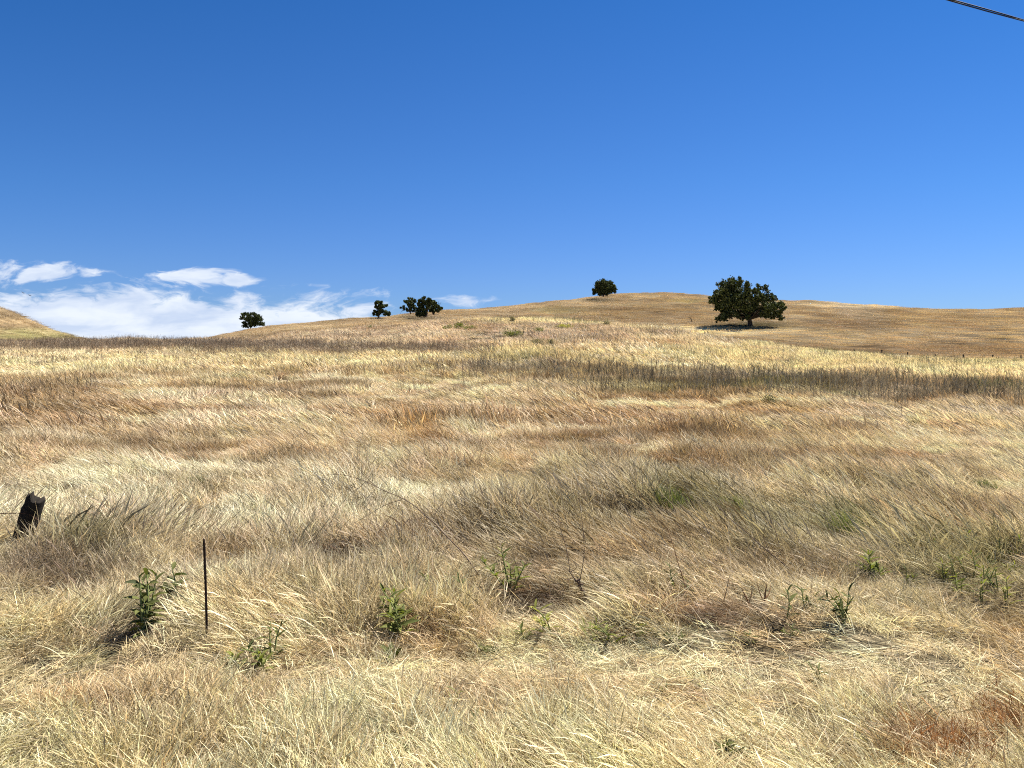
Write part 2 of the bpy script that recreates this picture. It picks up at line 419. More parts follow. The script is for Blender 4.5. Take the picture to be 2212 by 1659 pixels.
def np_mesh(name, V, Fc, mat=None, smooth=False):
    """V (n,3); Fc: (m,k) int array or list of such arrays"""
    me = bpy.data.meshes.new(name)
    Fl = Fc if isinstance(Fc, list) else [Fc]
    Fl = [np.asarray(f, np.int32) for f in Fl if len(f)]
    loops = np.concatenate([f.ravel() for f in Fl])
    tot = np.concatenate([np.full(len(f), f.shape[1], np.int32) for f in Fl])
    start = np.concatenate([[0], np.cumsum(tot)[:-1]]).astype(np.int32)
    me.vertices.add(len(V)); me.vertices.foreach_set('co', np.ascontiguousarray(V, np.float32).ravel())
    me.loops.add(len(loops)); me.loops.foreach_set('vertex_index', loops)
    me.polygons.add(len(tot)); me.polygons.foreach_set('loop_start', start)
    me.polygons.foreach_set('loop_total', tot)
    if smooth:
        me.polygons.foreach_set('use_smooth', np.ones(len(tot), bool))
    if mat: me.materials.append(mat)
    me.update(calc_edges=True)
    return me


# ------------------------------------------------------------------ materials
def mat(name):
    m_ = bpy.data.materials.new(name)
    m_.use_nodes = True
    return m_, NT(m_.node_tree)


def simple_mat(name, c, rough=.8, noise=20, var=.4, bump=.0, metal=0.0, c2=None):
    m_, t = mat(name)
    tc = t.n('ShaderNodeTexCoord').outputs['Object']
    n = t.n('ShaderNodeTexNoise', None, {'Vector': tc, 'Scale': noise, 'Detail': 6.0, 'Roughness': .65})
    f = t.mapr(n.outputs[0], .3, .7)
    cc = t.mix(f, tuple(k * (1 - var) for k in c), c2 or tuple(min(1, k * (1 + var)) for k in c))
    b = t.n('ShaderNodeBsdfPrincipled', None, {'Base Color': cc, 'Roughness': rough, 'Metallic': metal, 'Specular IOR Level': .15})
    if bump:
        bp = t.n('ShaderNodeBump', None, {'Height': n.outputs[0], 'Strength': 1.0, 'Distance': bump})
        t.t.links.new(bp.outputs[0], b.inputs['Normal'])
    t.n('ShaderNodeOutputMaterial', None, {0: b.outputs[0]})
    return m_


def grass_mat(name, instanced=True, base=(.6, .5, .3), transl=.42, var=.5):
    m_, t = mat(name)
    if instanced:
        c = t.n('ShaderNodeAttribute', {'attribute_type': 'INSTANCER', 'attribute_name': 'tint'}).outputs['Color']
    else:
        c = t.n('ShaderNodeRGB').outputs[0]
        c.default_value = (*base, 1)
    rr = t.n('ShaderNodeAttribute', {'attribute_type': 'GEOMETRY', 'attribute_name': 'rnd'}).outputs['Fac']
    g = t.mapr(rr, 0, .75, 1 - var, 1 + var * .30)
    c2 = t.vmath('SCALE', c, scale=g).outputs[0]
    # some straws are bleached, some ruddy
    r2 = t.math('FRACT', t.math('MULTIPLY', rr, 7.31))
    c3 = t.mix(t.mapr(r2, .55, 1, 0, .30), c2, (.72, .66, .50))
    c3 = t.mix(t.mapr(r2, .30, 0, 0, .35), c3, t.vmath('MULTIPLY', c2, (.92, .76, .56)).outputs[0])
    d = t.n('ShaderNodeBsdfDiffuse', None, {'Color': c3, 'Roughness': .3})
    tr = t.n('ShaderNodeBsdfTranslucent', None, {'Color': t.vmath('MULTIPLY', c3, (1.0, .92, .72)).outputs[0]})
    mx = t.n('ShaderNodeMixShader', None, {0: transl, 1: d.outputs[0], 2: tr.outputs[0]})
    gl = t.n('ShaderNodeBsdfGlossy', None, {'Color': (.9, .9, .88, 1), 'Roughness': .45})
    mx2 = t.n('ShaderNodeMixShader', None, {0: .018, 1: mx.outputs[0], 2: gl.outputs[0]})
    t.n('ShaderNodeOutputMaterial', None, {0: mx2.outputs[0]})
    return m_


M_GRASS = grass_mat('dry_grass_straw', var=.72, transl=.30)
M_GRASS_FAR = grass_mat('dry_grass_pasture', var=.25, transl=.30)
M_WEED = grass_mat('dry_weed_stems', transl=.1, var=.5)

m_, t = mat('ground_thatch')
ca = t.n('ShaderNodeAttribute', {'attribute_type': 'GEOMETRY', 'attribute_name': 'gcol'}).outputs['Color']
far_a = t.n('ShaderNodeAttribute', {'attribute_type': 'GEOMETRY', 'attribute_name': 'gfar'}).outputs['Fac']
pos = t.n('ShaderNodeTexCoord').outputs['Object']
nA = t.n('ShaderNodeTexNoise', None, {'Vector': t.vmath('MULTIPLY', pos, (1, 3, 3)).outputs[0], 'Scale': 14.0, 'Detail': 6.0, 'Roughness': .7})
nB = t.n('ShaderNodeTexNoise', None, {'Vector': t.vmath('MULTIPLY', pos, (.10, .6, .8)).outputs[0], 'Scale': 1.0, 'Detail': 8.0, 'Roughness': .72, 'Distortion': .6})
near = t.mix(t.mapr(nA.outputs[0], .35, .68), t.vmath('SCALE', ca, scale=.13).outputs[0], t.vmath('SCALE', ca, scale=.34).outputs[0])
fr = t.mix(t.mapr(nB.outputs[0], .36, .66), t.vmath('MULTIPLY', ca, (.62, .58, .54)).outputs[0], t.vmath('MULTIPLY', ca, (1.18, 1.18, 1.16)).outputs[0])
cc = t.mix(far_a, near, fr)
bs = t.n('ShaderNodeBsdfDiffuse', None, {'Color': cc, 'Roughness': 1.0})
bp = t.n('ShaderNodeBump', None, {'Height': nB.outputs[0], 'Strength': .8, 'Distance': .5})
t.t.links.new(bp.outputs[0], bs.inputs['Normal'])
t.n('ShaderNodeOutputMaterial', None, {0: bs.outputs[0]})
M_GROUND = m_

# ------------------------------------------------------------------ ground: one sheet to the horizon
rad = np.concatenate([[0.25], np.geomspace(.6, 30, 70), np.geomspace(31, 160, 90), np.geomspace(162, 700, 130), np.geomspace(740, 9000, 26)])
ang_f = np.linspace(R(-50), R(50), 401)
ang_b = np.linspace(R(50), R(310), 66)[1:-1]
ang = np.concatenate([ang_f, ang_b])
nr, na = len(rad), len(ang)
RR, AA = np.meshgrid(rad, ang, indexing='ij')
gx, gy = (RR * np.sin(AA)).ravel(), (RR * np.cos(AA)).ravel()
gzv = ground(gx, gy)
V = np.stack([gx, gy, gzv], 1)
i, j = np.meshgrid(np.arange(nr - 1), np.arange(na), indexing='ij')
a = i * na + j; b = i * na + (j + 1) % na
quads = np.stack([a, b, b + na, a + na], -1).reshape(-1, 4)[:, ::-1]
V = np.vstack([V, [[0, 0, 0]]])
cap = np.stack([np.full(na, len(V) - 1), (np.arange(na) + 1) % na, np.arange(na)], 1)[:, ::-1]
gm = np_mesh('ground', V, [quads, cap[:, [0, 1, 2]]], M_GROUND, True)
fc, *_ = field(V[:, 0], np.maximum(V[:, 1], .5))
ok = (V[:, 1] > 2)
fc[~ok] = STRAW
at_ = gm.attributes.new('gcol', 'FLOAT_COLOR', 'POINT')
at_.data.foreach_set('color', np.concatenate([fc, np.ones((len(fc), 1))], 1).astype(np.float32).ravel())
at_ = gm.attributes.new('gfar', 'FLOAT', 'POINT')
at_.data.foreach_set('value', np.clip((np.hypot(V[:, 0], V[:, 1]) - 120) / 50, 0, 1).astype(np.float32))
g_o = link(gm, 'ground')
tag(g_o, 'dry straw covered ground rising into rolling hills', 'ground', kind='structure')


# ------------------------------------------------------------------ grass clumps
def clump(seed, n, rad_, h, lean, w_, curl=.6, nseg=3, spread=.35, heads=.15, hvar=.45, head_w=1.9, mess=0.0):
    """n blades; lean = tilt (radians) towards +x shared by all, spread = individual tilt"""
    rg = np.random.default_rng(seed)
    bx, by = rg.normal(0, rad_ * .55, n), rg.normal(0, rad_ * .55, n)
    L = h * (1 - hvar + 2 * hvar * rg.random(n) ** 1.3)
    az = rg.uniform(-math.pi, math.pi, n)
    sp = np.abs(rg.normal(0, spread, n))
    # direction = lean along x plus an individual part
    tx = np.sin(lean) + np.cos(az) * np.sin(sp); ty = np.sin(az) * np.sin(sp) + mess * rg.normal(0, .35, n)
    tx = tx + mess * rg.normal(0, .35, n)
    tz = np.maximum(np.cos(lean) * np.cos(sp), .04)
    d = np.stack([tx, ty, tz], 1); d /= np.linalg.norm(d, axis=1)[:, None]
    k = rg.uniform(.2, 1, n) * curl
    droop = np.stack([tx, ty, np.zeros(n)], 1)
    droop /= np.maximum(np.linalg.norm(droop, axis=1)[:, None], 1e-6)
    side = np.cross(d, rg.normal(0, 1, (n, 3))); side /= np.linalg.norm(side, axis=1)[:, None]
    ww = w_ * rg.uniform(.6, 1.35, n)
    p = np.stack([bx, by, rg.uniform(-.03, .02, n) * h], 1)
    levels = []
    hd = rg.random(n) < heads
    for s in range(nseg + 1):
        f = s / nseg
        wd = ww * (1.0 if s == 0 else (1 - .35 * f))
        if s == nseg:
            wd = ww * .18
        if s == nseg - 1:
            wd = np.where(hd, ww * head_w, wd)
        levels.append((p - side * wd[:, None] * .5, p + side * wd[:, None] * .5))
        step = L / nseg
        if s < nseg:
            dd = d + droop * (k * f * 1.3)[:, None] - np.array([0, 0, 1.0]) * (k * f * f * 1.0)[:, None]
            dd /= np.linalg.norm(dd, axis=1)[:, None]
            p = p + dd * step[:, None]
            p[:, 2] = np.maximum(p[:, 2], .012 * h + (rg.random(n) * .05 * h))
    V = np.stack([q for l in levels for q in l], 1)      # n, 2(nseg+1), 3
    m = V.shape[1]
    base = (np.arange(n) * m)[:, None, None]
    fq = np.array([[2 * s, 2 * s + 1, 2 * s + 3, 2 * s + 2] for s in range(nseg)])[None] + base
    return V.reshape(-1, 3), fq.reshape(-1, 4), np.repeat(rg.random(n), m)


def branchy(seed, n, rad_, h, w_):
    """stiff upright dead weed stems with short side twigs"""
    rg = np.random.default_rng(seed)
    VV, FF, RRn = [], [], []
    cnt = 0

    def strip(pts, wd, r):
        nonlocal cnt
        pts = np.array(pts)
        dirn = pts[-1] - pts[0]
        s = np.cross(dirn, rg.normal(0, 1, 3)); s /= np.linalg.norm(s) + 1e-9
        ws = np.linspace(wd, wd * .45, len(pts))[:, None]
        v_ = np.empty((2 * len(pts), 3)); v_[0::2] = pts - s * ws * .5; v_[1::2] = pts + s * ws * .5
        VV.append(v_)
        FF.append([[cnt + 2 * k, cnt + 2 * k + 1, cnt + 2 * k + 3, cnt + 2 * k + 2] for k in range(len(pts) - 1)])
        RRn.append(np.full(len(v_), r)); cnt += len(v_)
    for _ in range(n):
        b = np.array([*rg.normal(0, rad_ * .6, 2), 0])
        H = h * rg.uniform(.55, 1.15); t_ = rg.normal(0, .10, 2)
        pts = [b + np.array([t_[0] * f * f, t_[1] * f * f, f]) * H for f in (0, .35, .7, 1)]
        r = rg.random(); strip(pts, w_, r)
        for _k in range(rg.integers(4, 9)):
            f = rg.uniform(.35, .95); p0 = b + np.array([t_[0] * f * f, t_[1] * f * f, f]) * H
            aa = rg.uniform(0, 6.28); l = H * (1.15 - f) * rg.uniform(.25, .5)
            strip([p0, p0 + np.array([math.cos(aa) * .45, math.sin(aa) * .45, .8]) * l], w_ * .75, r)
    return np.vstack(VV), np.vstack([np.array(f) for f in FF]), np.concatenate(RRn)


def clump_obj(name, data, material):
    V, Fq, rn = data
    me = np_mesh(name, V, Fq, material)
    a_ = me.attributes.new('rnd', 'FLOAT', 'POINT'); a_.data.foreach_set('value', rn.astype(np.float32))
    return bpy.data.objects.new(name, me)       # a shape to repeat; only its repeats stand in the scene


def scatter(name, shapes, P3, rotz, scale, tint, label, cat, tilt=None):
    n = len(P3)
    me = bpy.data.meshes.new(name)
    me.vertices.add(n); me.vertices.foreach_set('co', P3.astype(np.float32).ravel())
    a_ = me.attributes.new('rot', 'FLOAT_VECTOR', 'POINT')
    rot = np.zeros((n, 3), np.float32); rot[:, 2] = rotz
    if tilt is not None: rot[:, :2] = tilt
    a_.data.foreach_set('vector', rot.ravel())
    a_ = me.attributes.new('scl', 'FLOAT_VECTOR', 'POINT'); a_.data.foreach_set('vector', scale.astype(np.float32).ravel())
    a_ = me.attributes.new('tint', 'FLOAT_COLOR', 'POINT'); a_.data.foreach_set('color', np.concatenate([tint, np.ones((n, 1))], 1).astype(np.float32).ravel())
    a_ = me.attributes.new('pick', 'INT', 'POINT'); a_.data.foreach_set('value', np.random.default_rng(n).integers(0, len(shapes), n).astype(np.int32))
    o = link(me, name)
    ng = bpy.data.node_groups.new(name + '_scatter', 'GeometryNodeTree')
    ng.interface.new_socket('Geometry', in_out='INPUT', socket_type='NodeSocketGeometry')
    ng.interface.new_socket('Geometry', in_out='OUTPUT', socket_type='NodeSocketGeometry')
    gi = ng.nodes.new('NodeGroupInput'); go = ng.nodes.new('NodeGroupOutput')
    join = ng.nodes.new('GeometryNodeJoinGeometry')
    for s in shapes:
        oi = ng.nodes.new('GeometryNodeObjectInfo'); oi.inputs['Object'].default_value = s
        g2 = ng.nodes.new('GeometryNodeGeometryToInstance')
        ng.links.new(oi.outputs['Geometry'], g2.inputs[0]); ng.links.new(g2.outputs[0], join.inputs[0])
    ip = ng.nodes.new('GeometryNodeInstanceOnPoints')
    ng.links.new(gi.outputs[0], ip.inputs['Points']); ng.links.new(join.outputs[0], ip.inputs['Instance'])
    ip.inputs['Pick Instance'].default_value = True

    def named(nm, ty):
        q = ng.nodes.new('GeometryNodeInputNamedAttribute'); q.data_type = ty; q.inputs[0].default_value = nm
        return q.outputs[0]
    ng.links.new(named('pick', 'INT'), ip.inputs['Instance Index'])
    er = ng.nodes.new('FunctionNodeEulerToRotation'); ng.links.new(named('rot', 'FLOAT_VECTOR'), er.inputs[0])
    ng.links.new(er.outputs[0], ip.inputs['Rotation'])
    ng.links.new(named('scl', 'FLOAT_VECTOR'), ip.inputs['Scale'])
    ng.links.new(ip.outputs[0], go.inputs[0])
    md = o.modifiers.new('scatter', 'NODES'); md.node_group = ng
    tag(o, label, cat, kind='stuff')
    return o


rng = np.random.default_rng(11)


def spread_points(d0, d1, dens, margin=2.0, slope=.80):
    area = slope * (d1 * d1 - d0 * d0) + 2 * margin * (d1 - d0)
    n = int(area * dens)
    # sample d with pdf ~ width
    dd = np.linspace(d0, d1, 600); cdf = np.cumsum(2 * (slope * dd + margin)); cdf /= cdf[-1]
    y = np.interp(rng.random(n), cdf, dd)
    x = rng.uniform(-1, 1, n) * (slope * y + margin)
    return x, y


def flow(x, y, Xd):
    """compass of the lay: pi = tips to the left"""
    r = np.hypot(x, y); sc = 1 + r * .02
    a_ = math.pi + (fbm(x / (2.6 * sc), y / (2.0 * sc), 201, 2) - .5) * 3.4
    left = np.clip((520 - Xd) / 400, 0, 1)      # in the left foreground the straw leans right instead
    a_ = a_ * (1 - left * (y < 9)) + (a_ - math.pi) * left * (y < 9)
    return a_


ZONES = [  # d0, d1, density, clump radius, height, width, blades, segments
    ('near', 1.6, 8.0, 78, .125, .19, .0034, 95, 4, .55),
    ('mid', 7.6, 19, 21, .22, .27, .0066, 110, 3, .35),
    ('field', 18, 48, 4.6, .46, .38, .016, 120, 3, .2),
    ('rise', 46, 150, .75, 1.1, .46, .032, 150, 3, .1),
    ('slope', 148, 520, .11, 2.8, .34, .060, 190, 2, .0)]
GW = 'leafy weeds in the dry grass'
WEEDS = [  # base, tip, stems, leaf length, material, label
    (308, 1378, 300, 1238, 6, .10, "D", .42, 9, 'bushy dark leafed weed in a dark hollow left of the metal stake'),
    (372, 1318, 370, 1218, 2, .105, "D", .50, 7, 'broad leafed sapling just left of the metal stake'),
    (868, 1388, 822, 1268, 5, .12, "G", .25, 10, 'large green leafy weed leaning left in the pale tussock'),
    (1104, 1290, 1082, 1182, 5, .10, "G", .28, 10, 'tallest bright green leafy weed, upright near the centre'),
    (924, 1312, 914, 1242, 2, .09, "D", .28, 6, 'thin dark leafed weed between the large leaning one and the tallest one'),
    (1004, 1312, 990, 1250, 1, .085, "D", .28, 7, 'single stemmed small weed left of the tallest green weed'),
    (1196, 1384, 1146, 1308, 2, .12, "Y", .22, 8, 'yellow green weed lying over to the left right of centre'),
    (1132, 1388, 1122, 1350, 2, .07, "G", .3, 5, 'short weed left of the yellow green one'),
    (590, 1432, 584, 1342, 3, .08, "D", .3, 8, 'narrow dark weed climbing beside the grass right of the stake'),
    (520, 1446, 505, 1414, 3, .07, "G", .4, 5, 'low round leafed weed right of the foot of the stake'),
    (574, 1452, 556, 1408, 3, .08, "G", .3, 6, 'low grey green weed flopping below the narrow dark one'),
    (846, 1432, 838, 1398, 3, .085, "D", .35, 6, 'low dark rosette below the large leaning weed'),
    (1068, 1418, 1038, 1394, 4, .06, "D", .28, 7, 'flat creeping weed at the top of the brown tussock'),
    (1330, 1398, 1282, 1342, 3, .10, "G", .22, 7, 'trailing green weed bent towards the left'),
    (1388, 1384, 1380, 1348, 3, .075, "G", .28, 6, 'short upright weed right of the trailing one'),
    (1462, 1392, 1420, 1370, 4, .07, "D", .25, 7, 'weed lying flat on the straw, pointing left'),
    (1322, 1302, 1318, 1262, 4, .08, "D", .28, 6, 'dark tufted weed in front of the knotty dead stem'),
    (1466, 1296, 1446, 1216, 2, .085, "D", .26, 7, 'slim weed with drooping leaves among the brown stems'),
    (1698, 1342, 1700, 1274, 1, .09, "D", .26, 9, 'straight single weed at the edge of the brown hollow'),
    (1742, 1322, 1732, 1268, 1, .08, "D", .3, 6, 'small weed beside the straight single weed'),
    (1884, 1262, 1876, 1196, 6, .12, "G", .22, 8, 'wide spiky green weed at right'),
    (1852, 1250, 1828, 1232, 3, .10, "D", .18, 6, 'narrow leafed weed crouching left of the spiky green one'),
    (1960, 1276, 1958, 1234, 2, .085, "D", .22, 7, 'small upright weed right of the spiky green one'),
    (1824, 1356, 1834, 1272, 4, .09, "D", .26, 9, 'tall thin dark weed below the spiky green one'),
    (1800, 1330, 1735, 1298, 2, .09, "D", .2, 8, 'weed stem lying over to the left below the spiky one'),
    (1436, 1508, 1434, 1482, 2, .06, "D", .26, 5, 'tiny weed alone in the flat straw at centre right'),
    (1776, 1482, 1764, 1436, 2, .075, "D", .2, 5, 'dark forked weed alone in the bright straw'),
    (1490, 1466, 1484, 1450, 2, .05, "D", .26, 4, 'tiny dark sprig in the flat straw'),
    (808, 1592, 802, 1554, 3, .07, "D", .3, 5, 'small dark weed near the bottom edge, left of centre'),
    (756, 1582, 752, 1558, 2, .06, "D", .3, 4, 'tiny weed left of the small dark one by the bottom edge'),
    (1576, 1652, 1570, 1610, 5, .08, "D", .24, 7, 'dark green weed on the bottom edge right of centre'),
    (1706, 1655, 1696, 1622, 3, .08, "G", .24, 6, 'green weed on the bottom edge beside the rusty growth'),
    (1622, 1390, 1614, 1366, 3, .065, "D", .26, 5, 'low weed in the straw below the brown hollow'),
    (1716, 1384, 1706, 1352, 2, .07, "D", .24, 5, 'forked small weed right of the low one in the straw'),
    (700, 1478, 696, 1450, 1, .05, "D", .24, 4, 'single dark sprig in the flattened straw left of centre'),
    (410, 1462, 408, 1440, 2, .05, "G", .3, 4, 'tiny green sprig under the metal stake'),
    (988, 1535, 984, 1490, 2, .07, "G", .22, 5, 'thin green weed inside the brown tussock'),
    (1030, 1580, 1030, 1545, 2, .06, "D", .22, 5, 'narrow dark weed under the brown tussock'),
    (876, 1640, 872, 1606, 2, .07, "D", .26, 5, 'dark weed by the bottom edge under the pale standing grass')]
GR = 'green weeds of the patch at the right edge'
RP = [(2030, 1225, 'top left'), (2062, 1262, 'left middle'), (2105, 1212, 'upper'), (2140, 1195, 'topmost tall'), (2170, 1235, 'upper right'), (2098, 1262, 'central'), (2130, 1280, 'dark central'), (2160, 1292, 'lower middle'),
      (2195, 1262, 'right edge'), (2080, 1300, 'lower left'), (2122, 1312, 'lowest left'), (2178, 1318, 'lowest right'), (2205, 1225, 'far right upper'), (2150, 1248, 'dense middle'), (2040, 1265, 'leftmost')]
CLEAR = []
for q_ in WEEDS:
    p_ = at(*D(q_[0], q_[1])); CLEAR.append((p_.x, p_.y, (.07 + .15 * (q_[1] - q_[3]) / 140)))
for q_ in RP:
    p_ = at(*D(q_[0], q_[1])); CLEAR.append((p_.x, p_.y, .10))
for (dx_, dy_, br_) in ((207 * 2.16, 650 * 2.16, .17), (24 * 2.16, 552 * 2.16, .13), (1650, 1318, .25), (1624, 1316, .2), (1276, 1312, .25), (1046, 1262, .15), (1490, 1135, .35), (1425, 1125, .3), (330, 1390, .25), (750, 1228, .30), (690, 1218, .25), (800, 1225, .2), (1560, 1345, .3), (1170, 1330, .3), (1838, 1180, .3)):
    p_ = at(*D(dx_, dy_)); CLEAR.append((p_.x, p_.y, br_))
acc = {'standing_grass': [], 'leaning_grass': [], 'lodged_grass': []}
for zi, (zn, d0, d1, dens, cr_, h, w_, nb, ns, ms) in enumerate(ZONES):
    MG = M_GRASS_FAR if zn == 'slope' else M_GRASS
    SH = {
        'standing_grass': [clump_obj('standing_tuft', clump(100 * zi + k, nb, cr_, h * 1.12, .16, w_, .75, ns, .36, .32, mess=.2 + ms), MG) for k in range(3)],
        'leaning_grass': [clump_obj('leaning_tuft', clump(100 * zi + 20 + k, nb, cr_, h * 1.22, .82, w_, .85, ns, .34, .15, mess=.3 + ms), MG) for k in range(4)],
        'lodged_grass': [clump_obj('lodged_tuft', clump(100 * zi + 40 + k, nb, cr_, h * 1.25, 1.36, w_, .5, ns, .30, .05, mess=.8 + ms), MG) for k in range(4)]}
    x, y = spread_points(d0, d1, dens)
    tint, lay, Xd, Yd, z = field(x, y)
    n = len(x)
    hz = fbm(x / (.8 * (1 + y * .05)), y / (.8 * (1 + y * .05)), 301, 2)
    lay = lay + rng.normal(0, .16, n)
    kind = np.where(lay < .5, 0, np.where(lay < 1.35, 1, 2))
    rz = flow(x, y, Xd) + rng.normal(0, .62 if zi == 0 else .42, n) + np.where(kind == 2, rng.normal(0, .5, n), 0)
    s = .30 + 1.45 * hz + rng.normal(0, .08, n)
    s = s * np.interp(Yd, [1130, 1190, 1370, 1415, 1515, 1560], [1, 1.18, 1.30, .58, .62, 1.0])      # taller strip, then the flattened verge
    for (bx_, by_, br_) in CLEAR:          # short, parted grass round the feet of plants, posts and stems
        if d0 - 1 < by_ < d1 + 1:
            e_ = np.sqrt(((x - bx_) / br_) ** 2 + ((y - by_ + br_ * .6) / (br_ * 1.5)) ** 2)
            s = np.where(e_ < 1.25, np.minimum(s, .46 + .40 * np.clip(e_ - .3, 0, 1)), s)
    # keep the trampled verge low, and low over the far slopes
    s = np.where(kind == 2, s * .75, s)
    if zn == 'slope': s = s * .7
    s = np.clip(s, .28, 1.7)
    tint = tint * (rng.uniform(.58, 1.24, n) if zi < 3 else rng.uniform(.84, 1.14, n))[:, None]
    tint = tint * (1 + rng.normal(0, .03, (n, 3)))
    tint = np.clip(tint, .02, .86)
    for k, nm in enumerate(('standing_grass', 'leaning_grass', 'lodged_grass')):
        q = kind == k
        acc[nm].append((zn, SH[nm], np.stack([x, y, z - .005], 1)[q], rz[q], np.stack([s * .5 + .5, s * .5 + .5, s], 1)[q] if k < 2 else np.stack([np.ones_like(s), np.ones_like(s), s], 1)[q], tint[q]))

WORDS = {'near': 'by the roadside verge', 'mid': 'across the near field', 'field': 'over the middle of the field', 'rise': 'up the pale rise', 'slope': 'over the far hillsides'}
HOW = {'standing_grass': 'dry upright straw coloured grass', 'leaning_grass': 'dry grass combed over by the wind', 'lodged_grass': 'dry grass lying flat in swirls'}
for nm, lst in acc.items():
    for (zn, shp, P3, rz, sc3, tn) in lst:
        if len(P3):
            scatter(nm, shp, P3, rz, sc3, tn, HOW[nm] + ' ' + WORDS[zn], 'grass')

# ---- broken straw lying every way on top of the near grass
x, y = spread_points(1.8, 9.5, 70, 1.5)
tint, lay, Xd, Yd, z = field(x, y)
n = len(x)
shp = [clump_obj('litter_tuft', clump(900 + k, 26, .12, .13, 1.15, .0036, .5, 3, .7, .1, mess=1.4), M_GRASS) for k in range(6)]
keep = rng.random(n) < .75 * fbm(x / .5, y / .4, 911, 2) + .25
x, y, z, tint = x[keep], y[keep], z[keep], tint[keep]; n = len(x)
s = rng.uniform(.6, 1.3, n)
tint = np.clip(tint * np.where(rng.random(n) < .3, .42, 1.16)[:, None] * rng.uniform(.8, 1.1, n)[:, None], .02, .88)
zz = z + .03 + .09 * fbm(x / .8, y / .8, 301, 2) * rng.random(n)
scatter('straw_litter', shp, np.stack([x, y, zz], 1), rng.uniform(0, 6.28, n), np.stack([s, s, s], 1), tint, 'broken straw lying in all directions on the near grass', 'straw', tilt=rng.normal(0, .2, (n, 2)))

# ---- dead weeds, in dark bands across the field
wx_, wy_ = spread_points(26, 135, 1.1)
_, _, Xd, Yd, z = field(wx_, wy_)
BAND = [(1270, 822, 260, 14, 1.3), (1060, 808, 160, 11, .9), (1560, 838, 430, 17, 1), (1980, 862, 330, 18, 1.1), (1180, 806, 200, 12, .7), (350, 752, 380, 9, 1.6), (760, 762, 330, 11, 1.5), (1650, 856, 260, 12, .7), (2250, 882, 200, 18, .9)]
pr = np.full(len(wx_), .028)
for (cx, cy_, rx, ry, s_) in BAND:
    q = np.sqrt(((Xd - cx) / rx) ** 2 + ((Yd - cy_) / ry) ** 2)
    pr = np.maximum(pr, np.clip(1.5 - q, 0, 1) * s_)
pr = np.maximum(pr, np.where((Yd < 800) & (wy_ > 40), .10, 0))
keep = rng.random(len(wx_)) < pr * .85
x, y, z = wx_[keep], wy_[keep], z[keep]
n = len(x)
wt = np.array([.29, .23, .175])[None] * rng.uniform(.45, 1.6, n)[:, None]
gr = (fbm(x / 9, y / 6, 404, 2) > .54) & (x > .05 * y)
wt[x < -.05 * y] *= np.array([1.06, .92, .92])
wt[gr] = wt[gr] * np.array([.85, 1.12, .75])
wt = wt * np.array([.97, 1.02, .90])
shp = [clump_obj('weed_tuft', branchy(700 + k, 15, .85, .92, .017), M_WEED) for k in range(5)]
s = rng.uniform(.5, 1.3, n)
scatter('dead_weeds', shp, np.stack([x, y, z], 1), rng.uniform(0, 6.28, n), np.stack([s, s, s], 1), wt, 'dark dead weed stems standing in bands across the field', 'weeds')

# ---- wispy grey stems among the nearer grass
x, y = spread_points(4.5, 16, 5.5)
_, _, Xd, Yd, z = field(x, y)
q = np.maximum.reduce([np.clip(1.3 - np.sqrt(((Xd - a_) / b_) ** 2 + ((Yd - c_) / d_) ** 2), 0, 1) for a_, b_, c_, d_ in ((1450, 450, 1150, 140), (1000, 260, 1180, 110), (150, 200, 1230, 90), (1700, 260, 1230, 130), (300, 400, 1080, 40))])
keep = rng.random(len(x)) < q * .8
x, y, z = x[keep], y[keep], z[keep]; n = len(x)
shp = [clump_obj('stem_tuft', branchy(760 + k, 7, .22, .48, .0045), M_WEED) for k in range(5)]
s = rng.uniform(.6, 1.1, n)
wt = np.array([.27, .22, .14])[None] * rng.uniform(.4, 1.8, n)[:, None]
scatter('grey_weed_stems', shp, np.stack([x, y, z], 1), rng.uniform(0, 6.28, n), np.stack([s, s, s], 1), wt, 'thin grey brown dead stems tangled through the grass', 'weeds', tilt=rng.normal(0, .22, (n, 2)))

# ---- rusty low growth in the near right corner
x, y = spread_points(3.2, 6.0, 110)
_, _, Xd, Yd, z = field(x, y)
q = np.maximum.reduce([np.clip(1.3 - np.sqrt(((Xd - a_) / b_) ** 2 + ((Yd - c_) / d_) ** 2), 0, 1) for a_, b_, c_, d_ in ((2090, 150, 1640, 45), (2200, 60, 1570, 50), (1900, 110, 1665, 25))])
keep = rng.random(len(x)) < q
x, y, z = x[keep], y[keep], z[keep]; n = len(x)
shp = [clump_obj('rusty_tuft', branchy(780 + k, 16, .10, .17, .004), M_WEED) for k in range(4)]
s = rng.uniform(.6, 1.2, n)
wt = np.array([.42, .20, .07])[None] * rng.uniform(.6, 1.4, n)[:, None]
scatter('rusty_weeds', shp, np.stack([x, y, z], 1), rng.uniform(0, 6.28, n), np.stack([s, s, s], 1), wt, 'low rusty brown dried weeds in the near right corner', 'weeds', tilt=rng.normal(0, .35, (n, 2)))


